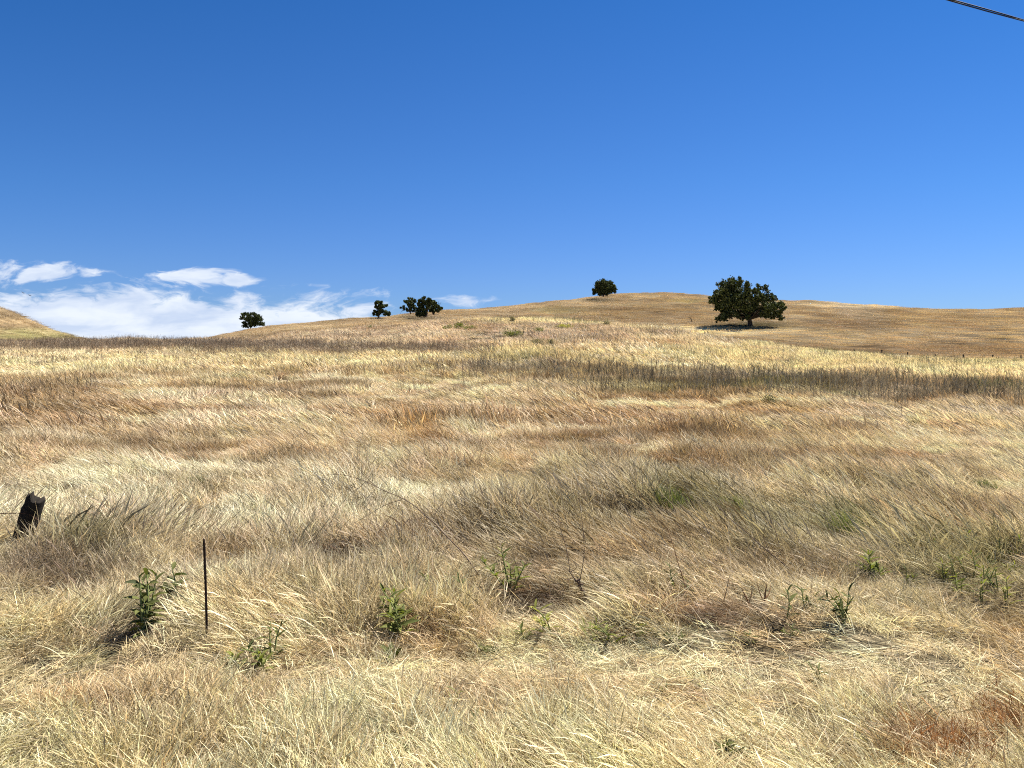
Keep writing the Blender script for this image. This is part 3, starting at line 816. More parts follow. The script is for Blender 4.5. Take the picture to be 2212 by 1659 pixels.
# ------------------------------------------------------------------ tubes, leaves and trees
class MB:
    def __init__(s): s.v = []; s.f = []; s.n = 0

    def add(s, V, Fc):
        s.v.append(np.asarray(V, float)); s.f.append(np.asarray(Fc, int) + s.n); s.n += len(V)

    def tube(s, pts, rad_, k=6, jitter=0, rg=None, cap=True):
        pts = [np.array(p, float) for p in pts]
        if not hasattr(rad_, '__len__'): rad_ = [rad_] * len(pts)
        rings = []
        up = np.array([.13, .31, .94])
        for i_, p in enumerate(pts):
            d_ = pts[min(i_ + 1, len(pts) - 1)] - pts[max(i_ - 1, 0)]; d_ /= np.linalg.norm(d_) + 1e-9
            a1 = np.cross(d_, up if abs(d_ @ up) < .95 else np.array([1., 0, 0])); a1 /= np.linalg.norm(a1); a2 = np.cross(d_, a1)
            th = np.arange(k) / k * 2 * math.pi
            rr_ = rad_[i_] * (1 + (rg.normal(0, jitter, k) if jitter else 0))
            rings.append(p + (np.cos(th) * rr_)[:, None] * a1 + (np.sin(th) * rr_)[:, None] * a2)
        V = np.vstack(rings); Fq = []
        for i_ in range(len(pts) - 1):
            for j_ in range(k):
                Fq.append([i_ * k + j_, i_ * k + (j_ + 1) % k, (i_ + 1) * k + (j_ + 1) % k, (i_ + 1) * k + j_])
        s.add(V, Fq)
        if cap:
            V2 = np.vstack([rings[0], rings[0].mean(0), rings[-1], rings[-1].mean(0)])
            Fq = [[j_, k, k, (j_ + 1) % k] for j_ in range(k)] + [[k + 1 + (j_ + 1) % k, 2 * k + 1, 2 * k + 1, k + 1 + j_] for j_ in range(k)]
            tri = [[f[0], f[1], f[3]] for f in Fq]
            # quads with a tiny middle vertex keep the array regular
            V3 = []; F3 = []
            for t_ in tri:
                b0 = len(V3); A, B, C_ = V2[t_[0]], V2[t_[1]], V2[t_[2]]
                V3 += [A, (A + B) / 2, B, C_]; F3.append([b0, b0 + 1, b0 + 2, b0 + 3])
            s.add(V3, F3)

    def build(s, name, material, parent=None, smooth=False):
        me = np_mesh(name, np.vstack(s.v), np.vstack(s.f), material, smooth)
        return link(me, name, parent)


def leaf_mat(name, c1, c2, transl=.25):
    m_, t = mat(name)
    rr = t.n('ShaderNodeAttribute', {'attribute_type': 'GEOMETRY', 'attribute_name': 'rnd'}).outputs['Fac']
    c = t.mix(rr, c1, c2)
    d = t.n('ShaderNodeBsdfPrincipled', None, {'Base Color': c, 'Roughness': .7, 'Specular IOR Level': .15})
    tr = t.n('ShaderNodeBsdfTranslucent', None, {'Color': t.vmath('MULTIPLY', c, (1.3, 1.4, .6)).outputs[0]})
    mx = t.n('ShaderNodeMixShader', None, {0: transl, 1: d.outputs[0], 2: tr.outputs[0]})
    t.n('ShaderNodeOutputMaterial', None, {0: mx.outputs[0]})
    return m_


M_OAK = leaf_mat('oak_leaves', (.014, .022, .010), (.080, .100, .032), .10)
M_BARK = simple_mat('oak_bark', (.06, .048, .038), .95, 3, .4, .05)
M_LEAF = leaf_mat('thistle_leaves', (.075, .09, .025), (.21, .225, .065), .3)
M_LEAFD = leaf_mat('dark_weed_leaves', (.04, .05, .018), (.13, .14, .045), .25)
M_LEAFY = leaf_mat('yellow_green_leaves', (.16, .17, .04), (.30, .29, .08), .30)
M_STEM = simple_mat('green_stem', (.16, .19, .07), .7, 60, .3)
M_DSTEM = simple_mat('dead_stem', (.12, .085, .065), .85, 60, .5)
M_DSTEM2 = simple_mat('brown_stem', (.17, .085, .045), .85, 60, .5)
M_SHRUB = leaf_mat('shrub_leaves', (.10, .12, .03), (.22, .23, .07), .25)
M_SHRUBY = leaf_mat('mustard_leaves', (.30, .29, .05), (.48, .44, .09), .25)
M_SHRUBD = leaf_mat('dull_shrub_leaves', (.13, .12, .06), (.25, .22, .12), .2)


def leaf_cloud(pos_, size, rg, aspect=.7, nrm=None):
    """small bent leaf sprays at the given positions"""
    n = len(pos_)
    a1 = rg.normal(0, 1, (n, 3)); a1 /= np.linalg.norm(a1, axis=1)[:, None]
    a2 = np.cross(a1, rg.normal(0, 1, (n, 3))); a2 /= np.linalg.norm(a2, axis=1)[:, None]
    s = size * rg.uniform(.55, 1.4, n)[:, None]
    a1 = a1 * s; a2 = a2 * s * aspect
    a3 = np.cross(a1, a2) / np.maximum(s, 1e-9) * .35
    V = np.stack([pos_ - a1, pos_ - a2 + a3, pos_ + a1, pos_ + a2 + a3 * .4], 1).reshape(-1, 3)
    Fq = (np.arange(n) * 4)[:, None] + np.arange(4)[None]
    return V, Fq, np.repeat(rg.random(n), 4)


def leaf_mesh(name, V, Fq, rn, material, parent):
    me = np_mesh(name, V, Fq, material)
    a_ = me.attributes.new('rnd', 'FLOAT', 'POINT'); a_.data.foreach_set('value', rn.astype(np.float32))
    return link(me, name, parent)


def oak(label, base, blobs, zs, d, seed, bx, by, leaf=.32, per=34, bare=(), group='oak trees on the hills', trunk_r=.45):
    """blobs: (x, y, r) outlines of the leaf masses, zs = metres per unit, (bx,by) = foot of the trunk in the same units"""
    rg = np.random.default_rng(seed)
    root = bpy.data.objects.new('oak_tree', None); col.objects.link(root); root.location = base
    tag(root, label, 'tree', group)
    k = zs * d
    B = []
    xs = np.array([b_[0] for b_ in blobs]); cx = (xs.min() + xs.max()) / 2; hw = (xs.max() - xs.min()) / 2 + 1
    for (x_, y_, r_) in blobs:
        X_ = (x_ - bx) * k; Z_ = (by - y_) * k; r_ = r_ * k
        dep = math.sqrt(max(.12, 1 - ((x_ - cx) / hw) ** 2)) * hw * k * .8
        for yy_ in (rg.uniform(-.75, -.15) * dep, rg.uniform(.1, .75) * dep):
            B.append((X_, yy_, Z_, r_))
    # limbs
    wood = MB()
    top = np.array([0, 0, max(.8, min(b_[2] - b_[3] * .4 for b_ in B) + 1.0)])
    H = max(b_[2] for b_ in B)
    fork = np.array([rg.normal(0, .2), rg.normal(0, .2), max(1.3, H * .16)])
    wood.tube([(0, 0, -.8), (0, 0, .1), fork * .6, fork], [trunk_r * 1.5, trunk_r * 1.15, trunk_r * .95, trunk_r * 1.0], 9, .06, rg)
    for (X_, Y_, Z_, r_) in B:
        if rg.random() < .62:
            e = np.array([X_, Y_, Z_])
            mid = fork + (e - fork) * .5 + np.array([0, 0, abs(X_) * .10]) + rg.normal(0, .25, 3)
            m2 = fork + (e - fork) * .22 + np.array([0, 0, .3]) + rg.normal(0, .1, 3)
            rr_ = trunk_r * rg.uniform(.25, .5)
            wood.tube([fork - (0, 0, .25), m2, mid, e], [rr_ * 1.25, rr_, rr_ * .6, rr_ * .22], 6, .05, rg, cap=False)
    for pl in bare:
        q = [np.array([(x_ - bx) * k, rg.normal(0, .3), (by - y_) * k]) for x_, y_ in pl]
        wood.tube(q, np.linspace(.12, .03, len(q)), 5)
    tr_ = wood.build('trunk', M_BARK, root, True)
    # leaves: sprays gathered in many small clusters inside each mass
    Ps = []
    for (X_, Y_, Z_, r_) in B:
        nc = max(6, int(r_ * r_ * per / 3.0))
        c = rg.normal(0, 1, (nc, 3)); c /= np.linalg.norm(c, axis=1)[:, None]
        c = c * (rg.random(nc) ** .5)[:, None] * r_ * np.array([.88, .95, .82]) + np.array([X_, Y_, Z_])
        m_n = 16
        q = (c[:, None, :] + rg.normal(0, .30, (nc, m_n, 3)) * min(1.2, r_ * .45 + .2)).reshape(-1, 3)
        Ps.append(q)
    Ps = np.vstack(Ps)
    gzl = ground(Ps[:, 0] + base[0], Ps[:, 1] + base[1]) - base[2]
    Ps = Ps[Ps[:, 2] > gzl + .45]
    V, Fq, rn = leaf_cloud(Ps, leaf, rg)
    leaf_mesh('crown', V, Fq, rn, M_OAK, root)
    return root


def PX(ox, oy):          # full-resolution photo pixel -> 1024 pixel
    return ox / 3.0, oy / 3.0


o1 = at(*PX(2000 + 1108 / 4.424, 750 + 1005 / 4.424))
oak('broad double topped dark oak, largest tree, on the slope at right', o1,
    [(800, 460, 85), (720, 560, 70), (900, 440, 55), (840, 455, 80), (700, 600, 75), (860, 540, 110), (990, 520, 80), (995, 455, 25), (760, 680, 110), (900, 680, 130), (620, 680, 60), (600, 640, 40), (830, 780, 90), (740, 895, 62),
     (710, 920, 40), (1000, 800, 90), (1020, 640, 110), (1130, 560, 65), (1120, 510, 35), (1180, 660, 90), (1270, 540, 55), (1270, 500, 35), (1290, 640, 90), (1370, 640, 55), (1250, 780, 90), (1380, 760, 90), (1460, 740, 65),
     (1530, 780, 38), (1450, 870, 62), (1520, 910, 34), (1000, 895, 50), (910, 880, 38), (1120, 760, 80), (1210, 850, 55), (930, 400, 30), (850, 865, 50), (1060, 880, 38), (1310, 860, 55), (1390, 850, 55), (790, 850, 55), (1480, 830, 50), (690, 760, 60)],
    1 / 4.424 / (F * 3), o1.y, 1, 1108, 1005, leaf=.27, per=24, trunk_r=.62)
o2 = at(*PX(1680 + 1300 / 10.05, 820 + 722 / 10.05))
oak('dense round dark oak alone near the top of the main hill', o2,
    [(1300, 310, 140), (1150, 350, 110), (1450, 330, 120), (1580, 430, 110), (1500, 520, 110), (1300, 500, 170), (1110, 480, 100), (1020, 510, 60), (1050, 600, 70), (1200, 610, 80), (1620, 510, 80), (1660, 560, 45), (1400, 600, 80), (1570, 280, 35), (1300, 220, 50), (1400, 430, 150), (1200, 400, 150)],
    1 / 10.05 / (F * 3), o2.y, 2, 1300, 722, leaf=.34, per=22, trunk_r=.4)
o3 = at(*PX(700 + 950 / 18.43, 910 + 1412 / 18.43))
oak('round topped oak standing alone at the left end of the ridge', o3,
    [(600, 620, 120), (720, 560, 90), (900, 600, 120), (1120, 560, 110), (1300, 680, 140), (1430, 740, 120), (1540, 880, 110), (1560, 1060, 110), (1450, 1110, 110), (1200, 1080, 140), (1000, 1080, 150), (1000, 850, 200), (750, 850, 170), (510, 760, 90),
     (450, 840, 55), (650, 1080, 130), (610, 1240, 100), (730, 1280, 70), (1100, 1240, 85), (1650, 1170, 60), (1350, 1170, 55), (1300, 900, 180)],
    1 / 18.43 / (F * 3), o3.y, 3, 950, 1412, leaf=.36, per=20, trunk_r=.35)
zk = 1 / 6.32 / (F * 3)
Z8 = lambda x_, y_: at(*PX(1050 + x_ / 6.32, 870 + y_ / 6.32))
o4 = Z8(540, 538)
oak('small open crowned oak with a gap on its left side, on the ridge', o4,
    [(525, 235, 33), (590, 250, 42), (488, 262, 26), (620, 300, 46), (690, 300, 25), (560, 310, 38), (500, 330, 32), (560, 370, 48), (600, 390, 46), (480, 412, 38), (452, 440, 26), (452, 472, 15), (680, 430, 46), (740, 450, 30), (660, 460, 30), (728, 474, 16), (540, 440, 36), (510, 472, 17)],
    zk, o4.y, 4, 540, 538, leaf=.34, per=22, trunk_r=.35)
o5 = Z8(1150, 464)
oak('leftmost oak of the clump of three on the ridge, with a bare hanging branch', o5,
    [(1115, 165, 28), (1170, 170, 28), (1042, 212, 18), (1085, 235, 38), (1150, 225, 48), (1225, 212, 42), (1190, 285, 46), (1120, 292, 42), (1012, 312, 32), (962, 340, 18), (1022, 350, 30), (1080, 362, 36), (1150, 352, 36), (1100, 402, 24), (1220, 342, 46), (1228, 398, 32), (1190, 398, 22)],
    zk, o5.y, 5, 1150, 464, leaf=.34, per=22, trunk_r=.35, bare=[[(1050, 370), (1000, 395), (975, 415), (955, 450)], [(1000, 395), (985, 380), (970, 378)]])
o6 = Z8(1440, 512)
oak('tall dense oak in the middle of the clump of three on the ridge', o6,
    [(1395, 150, 38), (1330, 205, 28), (1400, 225, 58), (1320, 262, 42), (1350, 322, 66), (1300, 400, 56), (1285, 455, 38), (1400, 380, 66), (1420, 440, 52), (1480, 300, 56), (1500, 182, 30), (1540, 222, 28), (1470, 232, 40), (1350, 455, 42), (1330, 480, 20)],
    zk, o6.y, 6, 1440, 512, leaf=.34, per=22, trunk_r=.45)
o7 = Z8(1582, 472)
oak('rightmost oak of the clump of three on the ridge, bare twigs at its top', o7,
    [(1590, 218, 24), (1545, 262, 46), (1620, 245, 36), (1600, 322, 66), (1545, 350, 54), (1670, 322, 46), (1650, 388, 42), (1708, 360, 34), (1740, 345, 16), (1585, 398, 38), (1525, 395, 26)],
    zk, o7.y, 7, 1582, 472, leaf=.34, per=22, trunk_r=.4, bare=[[(1660, 320), (1690, 275), (1715, 255), (1735, 232)], [(1690, 275), (1672, 245), (1680, 215)], [(1700, 268), (1735, 270)]])

# dead snag on the slope left of the big oak
sp = at(*PX(2071 + 3, 965))
mb = MB(); k = sp.y / (F * 3)
mb.tube([(0, 0, -.3), (.1, 0, .4), (-.1, 0, .9), (-.45, .05, 1.25), (-.95, .1, 1.3)], [.14, .12, .10, .08, .03], 6)
mb.tube([(-.1, 0, .9), (-.05, .1, 1.15), (-.2, .1, 1.4)], [.07, .05, .02], 5)
mb.tube([(-1.3, 0, .05), (-.5, 0, .12), (.2, .05, .1), (.6, 0, .02)], [.03, .08, .09, .03], 5)
o = mb.build('dead_snag', M_BARK); o.location = sp
tag(o, 'small bare crooked dead stump left of the big oak', 'dead tree')


# ------------------------------------------------------------------ shrubs on the rise and in the field
def shrub(label, dx, dy, wd, hd, material, seed, group='shrubs dotted over the field', cat='shrub', leaf=.06, dens=1.0):
    """(dx,dy) foot in display pixels, wd/hd width and height in display pixels"""
    rg = np.random.default_rng(seed)
    b = at(*D(dx, dy)); k = b.y / F * 1024 / 2212
    W, H = wd * k / 2, (hd + 3) * k
    root = bpy.data.objects.new('shrub', None); col.objects.link(root); root.location = b
    tag(root, label, cat, group)
    st = MB(); Ps = []
    n = 16
    for i_ in range(n):
        a_ = rg.uniform(0, 6.28); r_ = rg.uniform(.1, 1) * W
        e = np.array([math.cos(a_) * r_, math.sin(a_) * r_, H * rg.uniform(.55, 1.05) * (1 - .35 * (r_ / W) ** 2)])
        st.tube([(0, 0, -.05), e * (.35, .35, .5), e], [.012 + H * .008, .01 + H * .005, .004], 4, cap=False)
        m_n = int(60 * dens)
        tt = rg.uniform(.3, 1.05, m_n)[:, None]
        Ps.append(e * (tt * np.array([1, 1, 1.0])) + rg.normal(0, 1, (m_n, 3)) * np.array([W * .20, W * .20, H * .10]))
    st.build('stems', M_DSTEM, root)
    Ps = np.vstack(Ps); Ps[:, 2] = np.abs(Ps[:, 2])
    V, Fq, rn = leaf_cloud(Ps, leaf * max(W, H), rg, .5)
    leaf_mesh('leaves', V, Fq, rn, material, root)
    return root


SHR = [
    (968, 717, 34, 14, M_SHRUB, 'green shrub at the left of the row on top of the rise'), (992, 715, 30, 18, M_SHRUB, 'tallest green shrub in the row on top of the rise'), (1016, 716, 34, 12, M_SHRUB, 'green shrub at the right of the row on top of the rise'),
    (1106, 699, 16, 12, M_SHRUBD, 'small dull shrub on the crest of the rise above the others'), (1110, 731, 50, 14, M_SHRUB, 'wide yellowish green shrub just below the crest of the rise'), (1162, 752, 44, 18, M_SHRUBD, 'dark shrub lowest on the face of the rise'),
    (1190, 751, 22, 14, M_SHRUBD, 'small dark shrub beside the lowest one on the rise'), (1165, 722, 26, 12, M_SHRUB, 'small round green shrub in the middle of the rise'), (1215, 711, 38, 9, M_SHRUBY, 'low yellow shrub in the middle of the rise'),
    (1390, 775, 30, 9, M_SHRUBY, 'bright yellow flowering shrub above the dark weeds'), (1268, 778, 22, 9, M_SHRUB, 'small green shrub left of the bright yellow one'), (1310, 706, 16, 10, M_SHRUBD, 'small brown shrub on the right shoulder of the rise'),
    (800, 714, 14, 9, M_SHRUB, 'lone small green shrub far to the left on the slope'),
    (1905, 906, 40, 18, M_SHRUBD, 'grey green shrub in the lodged grass at far right'), (1503, 912, 30, 22, M_SHRUBD, 'dark upright shrub in the grass below the weed band'), (1658, 882, 42, 24, M_SHRUBD, 'thin grey shrub touching the lower edge of the weed band')]
for i_, (dx, dy, wd, hd, mt_, lb) in enumerate(SHR):
    shrub(lb, dx, dy, wd, hd, mt_, 50 + i_)


# ------------------------------------------------------------------ leafy weeds
def leaf_verts(base, dirn, up, L, W, fold=.25, droop=.25):
    """lanceolate leaf with a folded midrib: 3 stations"""
    dirn = dirn / np.linalg.norm(dirn)
    s = np.cross(dirn, up); s /= np.linalg.norm(s) + 1e-9
    n_ = np.cross(s, dirn)
    st = [(0, .12, 0), (.28, .85, -.02), (.6, .9, -.10), (.85, .5, -.22), (1, .03, -.34)]
    V = []
    for f, w2, z_ in st:
        c = base + dirn * L * f + n_ * L * z_ * droop * 3
        V += [c - s * W * w2 * .5 + n_ * W * fold * w2, c, c + s * W * w2 * .5 + n_ * W * fold * w2]
    Fq = []
    for i_ in range(len(st) - 1):
        a_ = i_ * 3
        Fq += [[a_, a_ + 1, a_ + 4, a_ + 3], [a_ + 1, a_ + 2, a_ + 5, a_ + 4]]
    return V, Fq


def leafy(label, bx_, by_, tx_, ty_, nst, L, material, seed, group, wide=.32, nleaf=9, cat='weed', spread=.35, name='leafy_weed'):
    """plant rooted at display pixel (bx_,by_) with its tip seen at (tx_,ty_); nst stems, L = leaf length in m"""
    rg = np.random.default_rng(seed)
    b = at(*D(bx_, by_)); tip = pt(*D(tx_, ty_), b.y - .02)
    root = bpy.data.objects.new(name, None); col.objects.link(root); root.location = b
    tag(root, label, cat, group)
    T_ = np.array(tip - b); Hh = np.linalg.norm(T_)
    st = MB(); Vs, Fs, Rs = [], [], []; cnt = 0
    for s_ in range(nst):
        e = T_ * (1 if s_ == 0 else rg.uniform(.45, .95)) + (0 if s_ == 0 else rg.normal(0, spread, 3) * Hh * np.array([1, 1, .2]))
        e[2] = max(e[2], .05)
        side = rg.normal(0, .06, 3) * Hh
        cp = [np.zeros(3) - (0, 0, .02), e * .35 + side + np.array([0, 0, e[2] * .10]), e * .7 + side * .7 + np.array([0, 0, e[2] * .06]), e]
        r0 = .0035 + .006 * min(1, Hh / .5)
        st.tube(cp, [r0, r0 * .85, r0 * .6, r0 * .3], 5, cap=False)
        cp = np.array(cp)
        for l_ in range(int(nleaf * 1.1)):
            f = .12 + .88 * (l_ + rg.uniform(-.2, .2)) / int(nleaf * 1.1)
            f = min(max(f, .05), .99); g = f * 3; gi_ = min(int(g), 2); p = cp[gi_] + (cp[gi_ + 1] - cp[gi_]) * (g - gi_)
            az = l_ * 2.4 + rg.uniform(-.5, .5) + s_
            wide_ = wide * .95
            el_ = rg.uniform(.25, .95) + .35 * (f > .85)
            dr = np.array([math.cos(az) * math.cos(el_), math.sin(az) * math.cos(el_), math.sin(el_)])
            ll = L * (1.35 - .6 * f) * rg.uniform(.75, 1.25)
            v_, q = leaf_verts(p, dr, np.array([0, 0, 1.0]) + rg.normal(0, .25, 3), ll, ll * wide_, rg.uniform(.1, .4), rg.uniform(.05, .4))
            Vs.append(np.array(v_)); Fs.append(np.array(q) + cnt); Rs.append(np.full(len(v_), rg.random())); cnt += len(v_)
    st.build('stem', M_STEM, root, True)
    leaf_mesh('leaves', np.vstack(Vs), np.vstack(Fs), np.concatenate(Rs), material, root)
    return root


for i_, (a_, b_, c_, d_, ns_, L_, mt_, wd, nl, lb) in enumerate(WEEDS):
    leafy(lb, a_, b_, c_, d_, ns_, L_, {'D': M_LEAFD, 'Y': M_LEAFY, 'G': M_LEAF}[mt_], 200 + i_, GW, wd, nl, spread=.20 if i_ < 5 else .30)
rr = random.Random(5)
for i_, (x_, y_, wd_) in enumerate(RP):
    hgt = rr.uniform(45, 75)
    leafy(f'{wd_} plant in the patch of green weeds at the right edge', x_, y_, x_ - rr.uniform(2, 16), y_ - hgt, 2, .085, (M_LEAF, M_LEAFD, M_LEAFY)[i_ % 3 if i_ % 5 else 0], 300 + i_, GR, .20, 8, spread=.25)


# tufts of living green grass
def tuft(label, dx, dy, wd, hd, seed, c=(.12, .17, .05)):
    b = at(*D(dx, dy)); k = b.y / F * 1024 / 2212
    V, Fq, rn = clump(seed, 260, wd * k * .5, hd * k * 1.15, .25, .006 * b.y / 7, .5, 4, .25, 0)
    o_ = leaf_mesh('green_grass_tuft', V, Fq, rn, M_TUFT, None)
    o_.location = b; o_.rotation_euler.z = math.pi
    tag(o_, label, 'grass tuft', 'tufts of green grass')


M_TUFT = leaf_mat('green_blades', (.07, .085, .035), (.19, .20, .095), .3)
tuft('dense dark green grass tuft right of the weed tangle', 1838, 1170, 80, 50, 1)
tuft('smaller green grass tuft at the right flank of the dense one', 1900, 1188, 50, 32, 2)
tuft('upper green tuft in the lodged grass at right', 1990, 1075, 40, 22, 3)
tuft('tiny green tuft closest to the right edge in the lodged grass', 2130, 1058, 34, 16, 4)
tuft('low green tuft left of the upper one at right', 1905, 1085, 50, 20, 5)
tuft('green tuft above the dark burrow', 1450, 1095, 70, 34, 6)
tuft('faint green tuft in the pale grass at left', 432, 1050, 46, 18, 7)
tuft('green tuft right of the dark burrow', 1590, 1110, 60, 30, 8)
tuft('green tuft at the left of the lodged grass', 1820, 1065, 40, 20, 9)


# ------------------------------------------------------------------ tall dead stems
def stalk(label, line, branches=(), r0=.006, material=None, name='dead_stalk', group='tall dead stalks', knots=0, seed=0, depth_end=0.0):
    rg = np.random.default_rng(900 + seed)
    b = at(*D(*line[0])); d = b.y
    root = bpy.data.objects.new(name, None); col.objects.link(root); root.location = b
    tag(root, label, 'dead stem', group)

    def mk(ln, ra, rb, d0, d1):
        n_ = len(ln)
        q = [np.array(pt(*D(*p_), d0 + (d1 - d0) * i_ / max(1, n_ - 1)) - b) for i_, p_ in enumerate(ln)]
        out_ = []                        # soften the polyline
        for i_ in range(n_ - 1):
            p0, p1, p2, p3 = q[max(i_ - 1, 0)], q[i_], q[i_ + 1], q[min(i_ + 2, n_ - 1)]
            for t_ in (0, .33, .66):
                out_.append(.5 * ((2 * p1) + (-p0 + p2) * t_ + (2 * p0 - 5 * p1 + 4 * p2 - p3) * t_ * t_ + (-p0 + 3 * p1 - 3 * p2 + p3) * t_ ** 3) + rg.normal(0, .0015, 3))
        out_.append(q[-1])
        if ln is line: out_[0] = np.array([0, 0, -.04])
        mb_ = MB(); mb_.tube(out_, np.linspace(ra, rb, len(out_)), 5)
        return mb_, out_
    mb_, pts = mk(line, r0, r0 * .30, d, d + depth_end)
    if knots:
        for _ in range(knots):
            p_ = pts[rg.integers(1, max(2, int(len(pts) * .6)))]
            a_ = rg.normal(0, 1, 3); a_ /= np.linalg.norm(a_)
            mb_.tube([p_, p_ + a_ * r0 * 3, p_ + a_ * r0 * 5 + rg.normal(0, r0, 3)], [r0 * 1.1, r0 * .9, r0 * .5], 5)
    mb_.build('stem', material or M_DSTEM, root, True)
    for br in branches:
        f = min(1, max(0, (br[0][1] - line[0][1]) / ((line[-1][1] - line[0][1]) or 1)))
        m2, _ = mk(br, r0 * .5, r0 * .2, d + depth_end * f, d + depth_end * f + rg.normal(0, .08))
        m2.build('twig', material or M_DSTEM, root, True)
    return root


stalk('longest arching dead stalk, crossing the centre from lower right to upper left', [(1046, 1262), (1008, 1205), (965, 1158), (925, 1118), (880, 1082), (830, 1060), (790, 1040), (752, 1028), (712, 1024)],
      [[(868, 1079), (830, 1092), (782, 1120), (752, 1135)], [(790, 1040), (770, 1058), (742, 1074)], [(925, 1118), (896, 1122), (860, 1134)], [(815, 1052), (790, 1030), (775, 1012)]], .0065, seed=1, depth_end=.5)
stalk('straight dead stalk under the longest arching one', [(910, 1215), (880, 1190), (840, 1160), (800, 1130), (765, 1108)], [[(820, 1145), (836, 1125), (850, 1108)]], .005, seed=2, depth_end=.3)
stalk('knotty dark dead weed with two thin upright branches', [(1276, 1312), (1258, 1275), (1238, 1245), (1216, 1222)],
      [[(1250, 1262), (1262, 1200), (1258, 1130), (1246, 1040)], [(1232, 1238), (1222, 1180), (1205, 1130), (1180, 1100)], [(1240, 1245), (1228, 1252), (1216, 1250)], [(1232, 1236), (1246, 1226), (1240, 1215)]], .0075, M_DSTEM, knots=16, seed=3)
stalk('slender dead stalk over the dark burrow', [(1458, 1118), (1450, 1070), (1440, 1030), (1426, 988)], [[(1446, 1052), (1438, 1040), (1436, 1025)]], .006, seed=4)
stalk('curved dead stalk right of the burrow', [(1520, 1120), (1500, 1095), (1484, 1060), (1472, 1018)], [[(1490, 1078), (1480, 1070), (1470, 1066)]], .005, seed=5)
stalk('long dead stalk slanting through the brown tangle', [(1742, 1262), (1700, 1225), (1656, 1188), (1612, 1150), (1575, 1118), (1548, 1090)], [[(1660, 1190), (1650, 1160), (1655, 1130)]], .007, seed=6, depth_end=.4)
stalk('leaning dead stalk right of the slanting one', [(1698, 1228), (1686, 1190), (1676, 1150), (1660, 1110), (1650, 1072)], (), .005, seed=7)
stalk('dead stalk left of the low brown hollow', [(1490, 1302), (1476, 1252), (1460, 1200), (1442, 1140)], (), .006, M_DSTEM2, seed=8)
stalk('thin dead stalk through the green tangle', [(1640, 1180), (1632, 1130), (1628, 1090)], (), .004, seed=9)
stalk('brown snapped stalk on the left of the hollow', [(1560, 1316), (1568, 1280), (1576, 1245)], (), .005, M_DSTEM2, seed=10)
stalk('forked reddish stub at the right of the hollow', [(1650, 1318), (1652, 1290), (1656, 1262)], [[(1652, 1300), (1642, 1284), (1636, 1262)], [(1652, 1295), (1662, 1280), (1664, 1262)]], .012, M_DSTEM2, seed=11)
stalk('reddish stub beside the forked one', [(1624, 1314), (1612, 1292), (1602, 1270)], [[(1618, 1302), (1624, 1280), (1624, 1256)]], .009, M_DSTEM2, seed=12)
stalk('thin wiry stalk over the left leafy weeds', [(306, 1248), (285, 1218), (258, 1180), (240, 1155)], [[(270, 1198), (262, 1180), (266, 1165)]], .0045, seed=13)
stalk('dark upright twig above the old fence post', [(28, 1075), (34, 1052), (42, 1032)], [[(28, 1072), (16, 1062), (8, 1052)]], .007, seed=14)
stalk('tall thin stalk left of the knotty weed', [(1190, 1170), (1170, 1110), (1160, 1060), (1150, 1020)], (), .004, seed=15)
stalk('thin stalk rising left of the burrow', [(1385, 1130), (1378, 1080), (1370, 1030)], [[(1380, 1090), (1388, 1060), (1392, 1040)]], .0035, seed=16)
stalk('pale straight straw standing in the near right field', [(1790, 1600), (1784, 1560), (1782, 1500)], (), .0035, simple_mat('pale_straw', (.72, .62, .42), .7, 40, .2), seed=17)
stalk('short weed stalk left in the pale field', [(1950, 860 + 60), (1948, 860 + 30), (1946, 860)], (), .012, seed=18)
for i_, (x_, y_, h_) in enumerate([(115, 800, 34), (225, 803, 14), (405, 800, 26), (395, 803, 20), (520, 818, 30), (470, 795, 24), (700, 812, 26), (640, 800, 20), (860, 835, 28), (910, 842, 24), (1430, 858, 40), (1590, 850, 44), (1660, 845, 40)]):
    stalk(['dead weed stalk standing in the pale field, leftmost', 'short dark dead weed in the pale field at left', 'forked dead weed in the pale field', 'dead weed stalk just left of the forked weed', 'leaning dead weed in the pale field', 'dead weed stalk between the forked and the leaning weed',
           'dead weed stalk below the left end of the dark band', 'small dead weed stalk left of the one below the dark band', 'dead weed stalk left of centre in the field', 'dead weed stalk nearest the centre of the field', 'tall stalk at the front of the weed band, left', 'tall stalk at the front of the weed band, middle', 'tall stalk at the front of the weed band, right'][i_],
          [(x_, y_), (x_ - 1, y_ - h_ * .5), (x_ - 3 + i_ % 5, y_ - h_)], [[(x_, y_ - h_ * .35), (x_ + 5, y_ - h_ * .6), (x_ + 8, y_ - h_ * .85)], [(x_ - 1, y_ - h_ * .5), (x_ - 6, y_ - h_ * .8)]], .018, seed=30 + i_, group='dead weed stalks out in the field')

# ------------------------------------------------------------------ burrow lump
bl = at(*PX(2069, 1578))
mb = MB(); rg = np.random.default_rng(8)
mb.tube([(-.09, 0, .02), (-.05, 0, .07), (0, 0, .085), (.05, .01, .07), (.09, 0, .02)], [.02, .06, .075, .055, .015], 9, .12, rg)
o = mb.build('rock', simple_mat('dark_rock', (.035, .035, .04), .8, 14, .4, .01), None, True); o.location = bl + Vector((0, 0, .05))
tag(o, 'small dark lump in the shadowed hollow of the grass', 'rock')

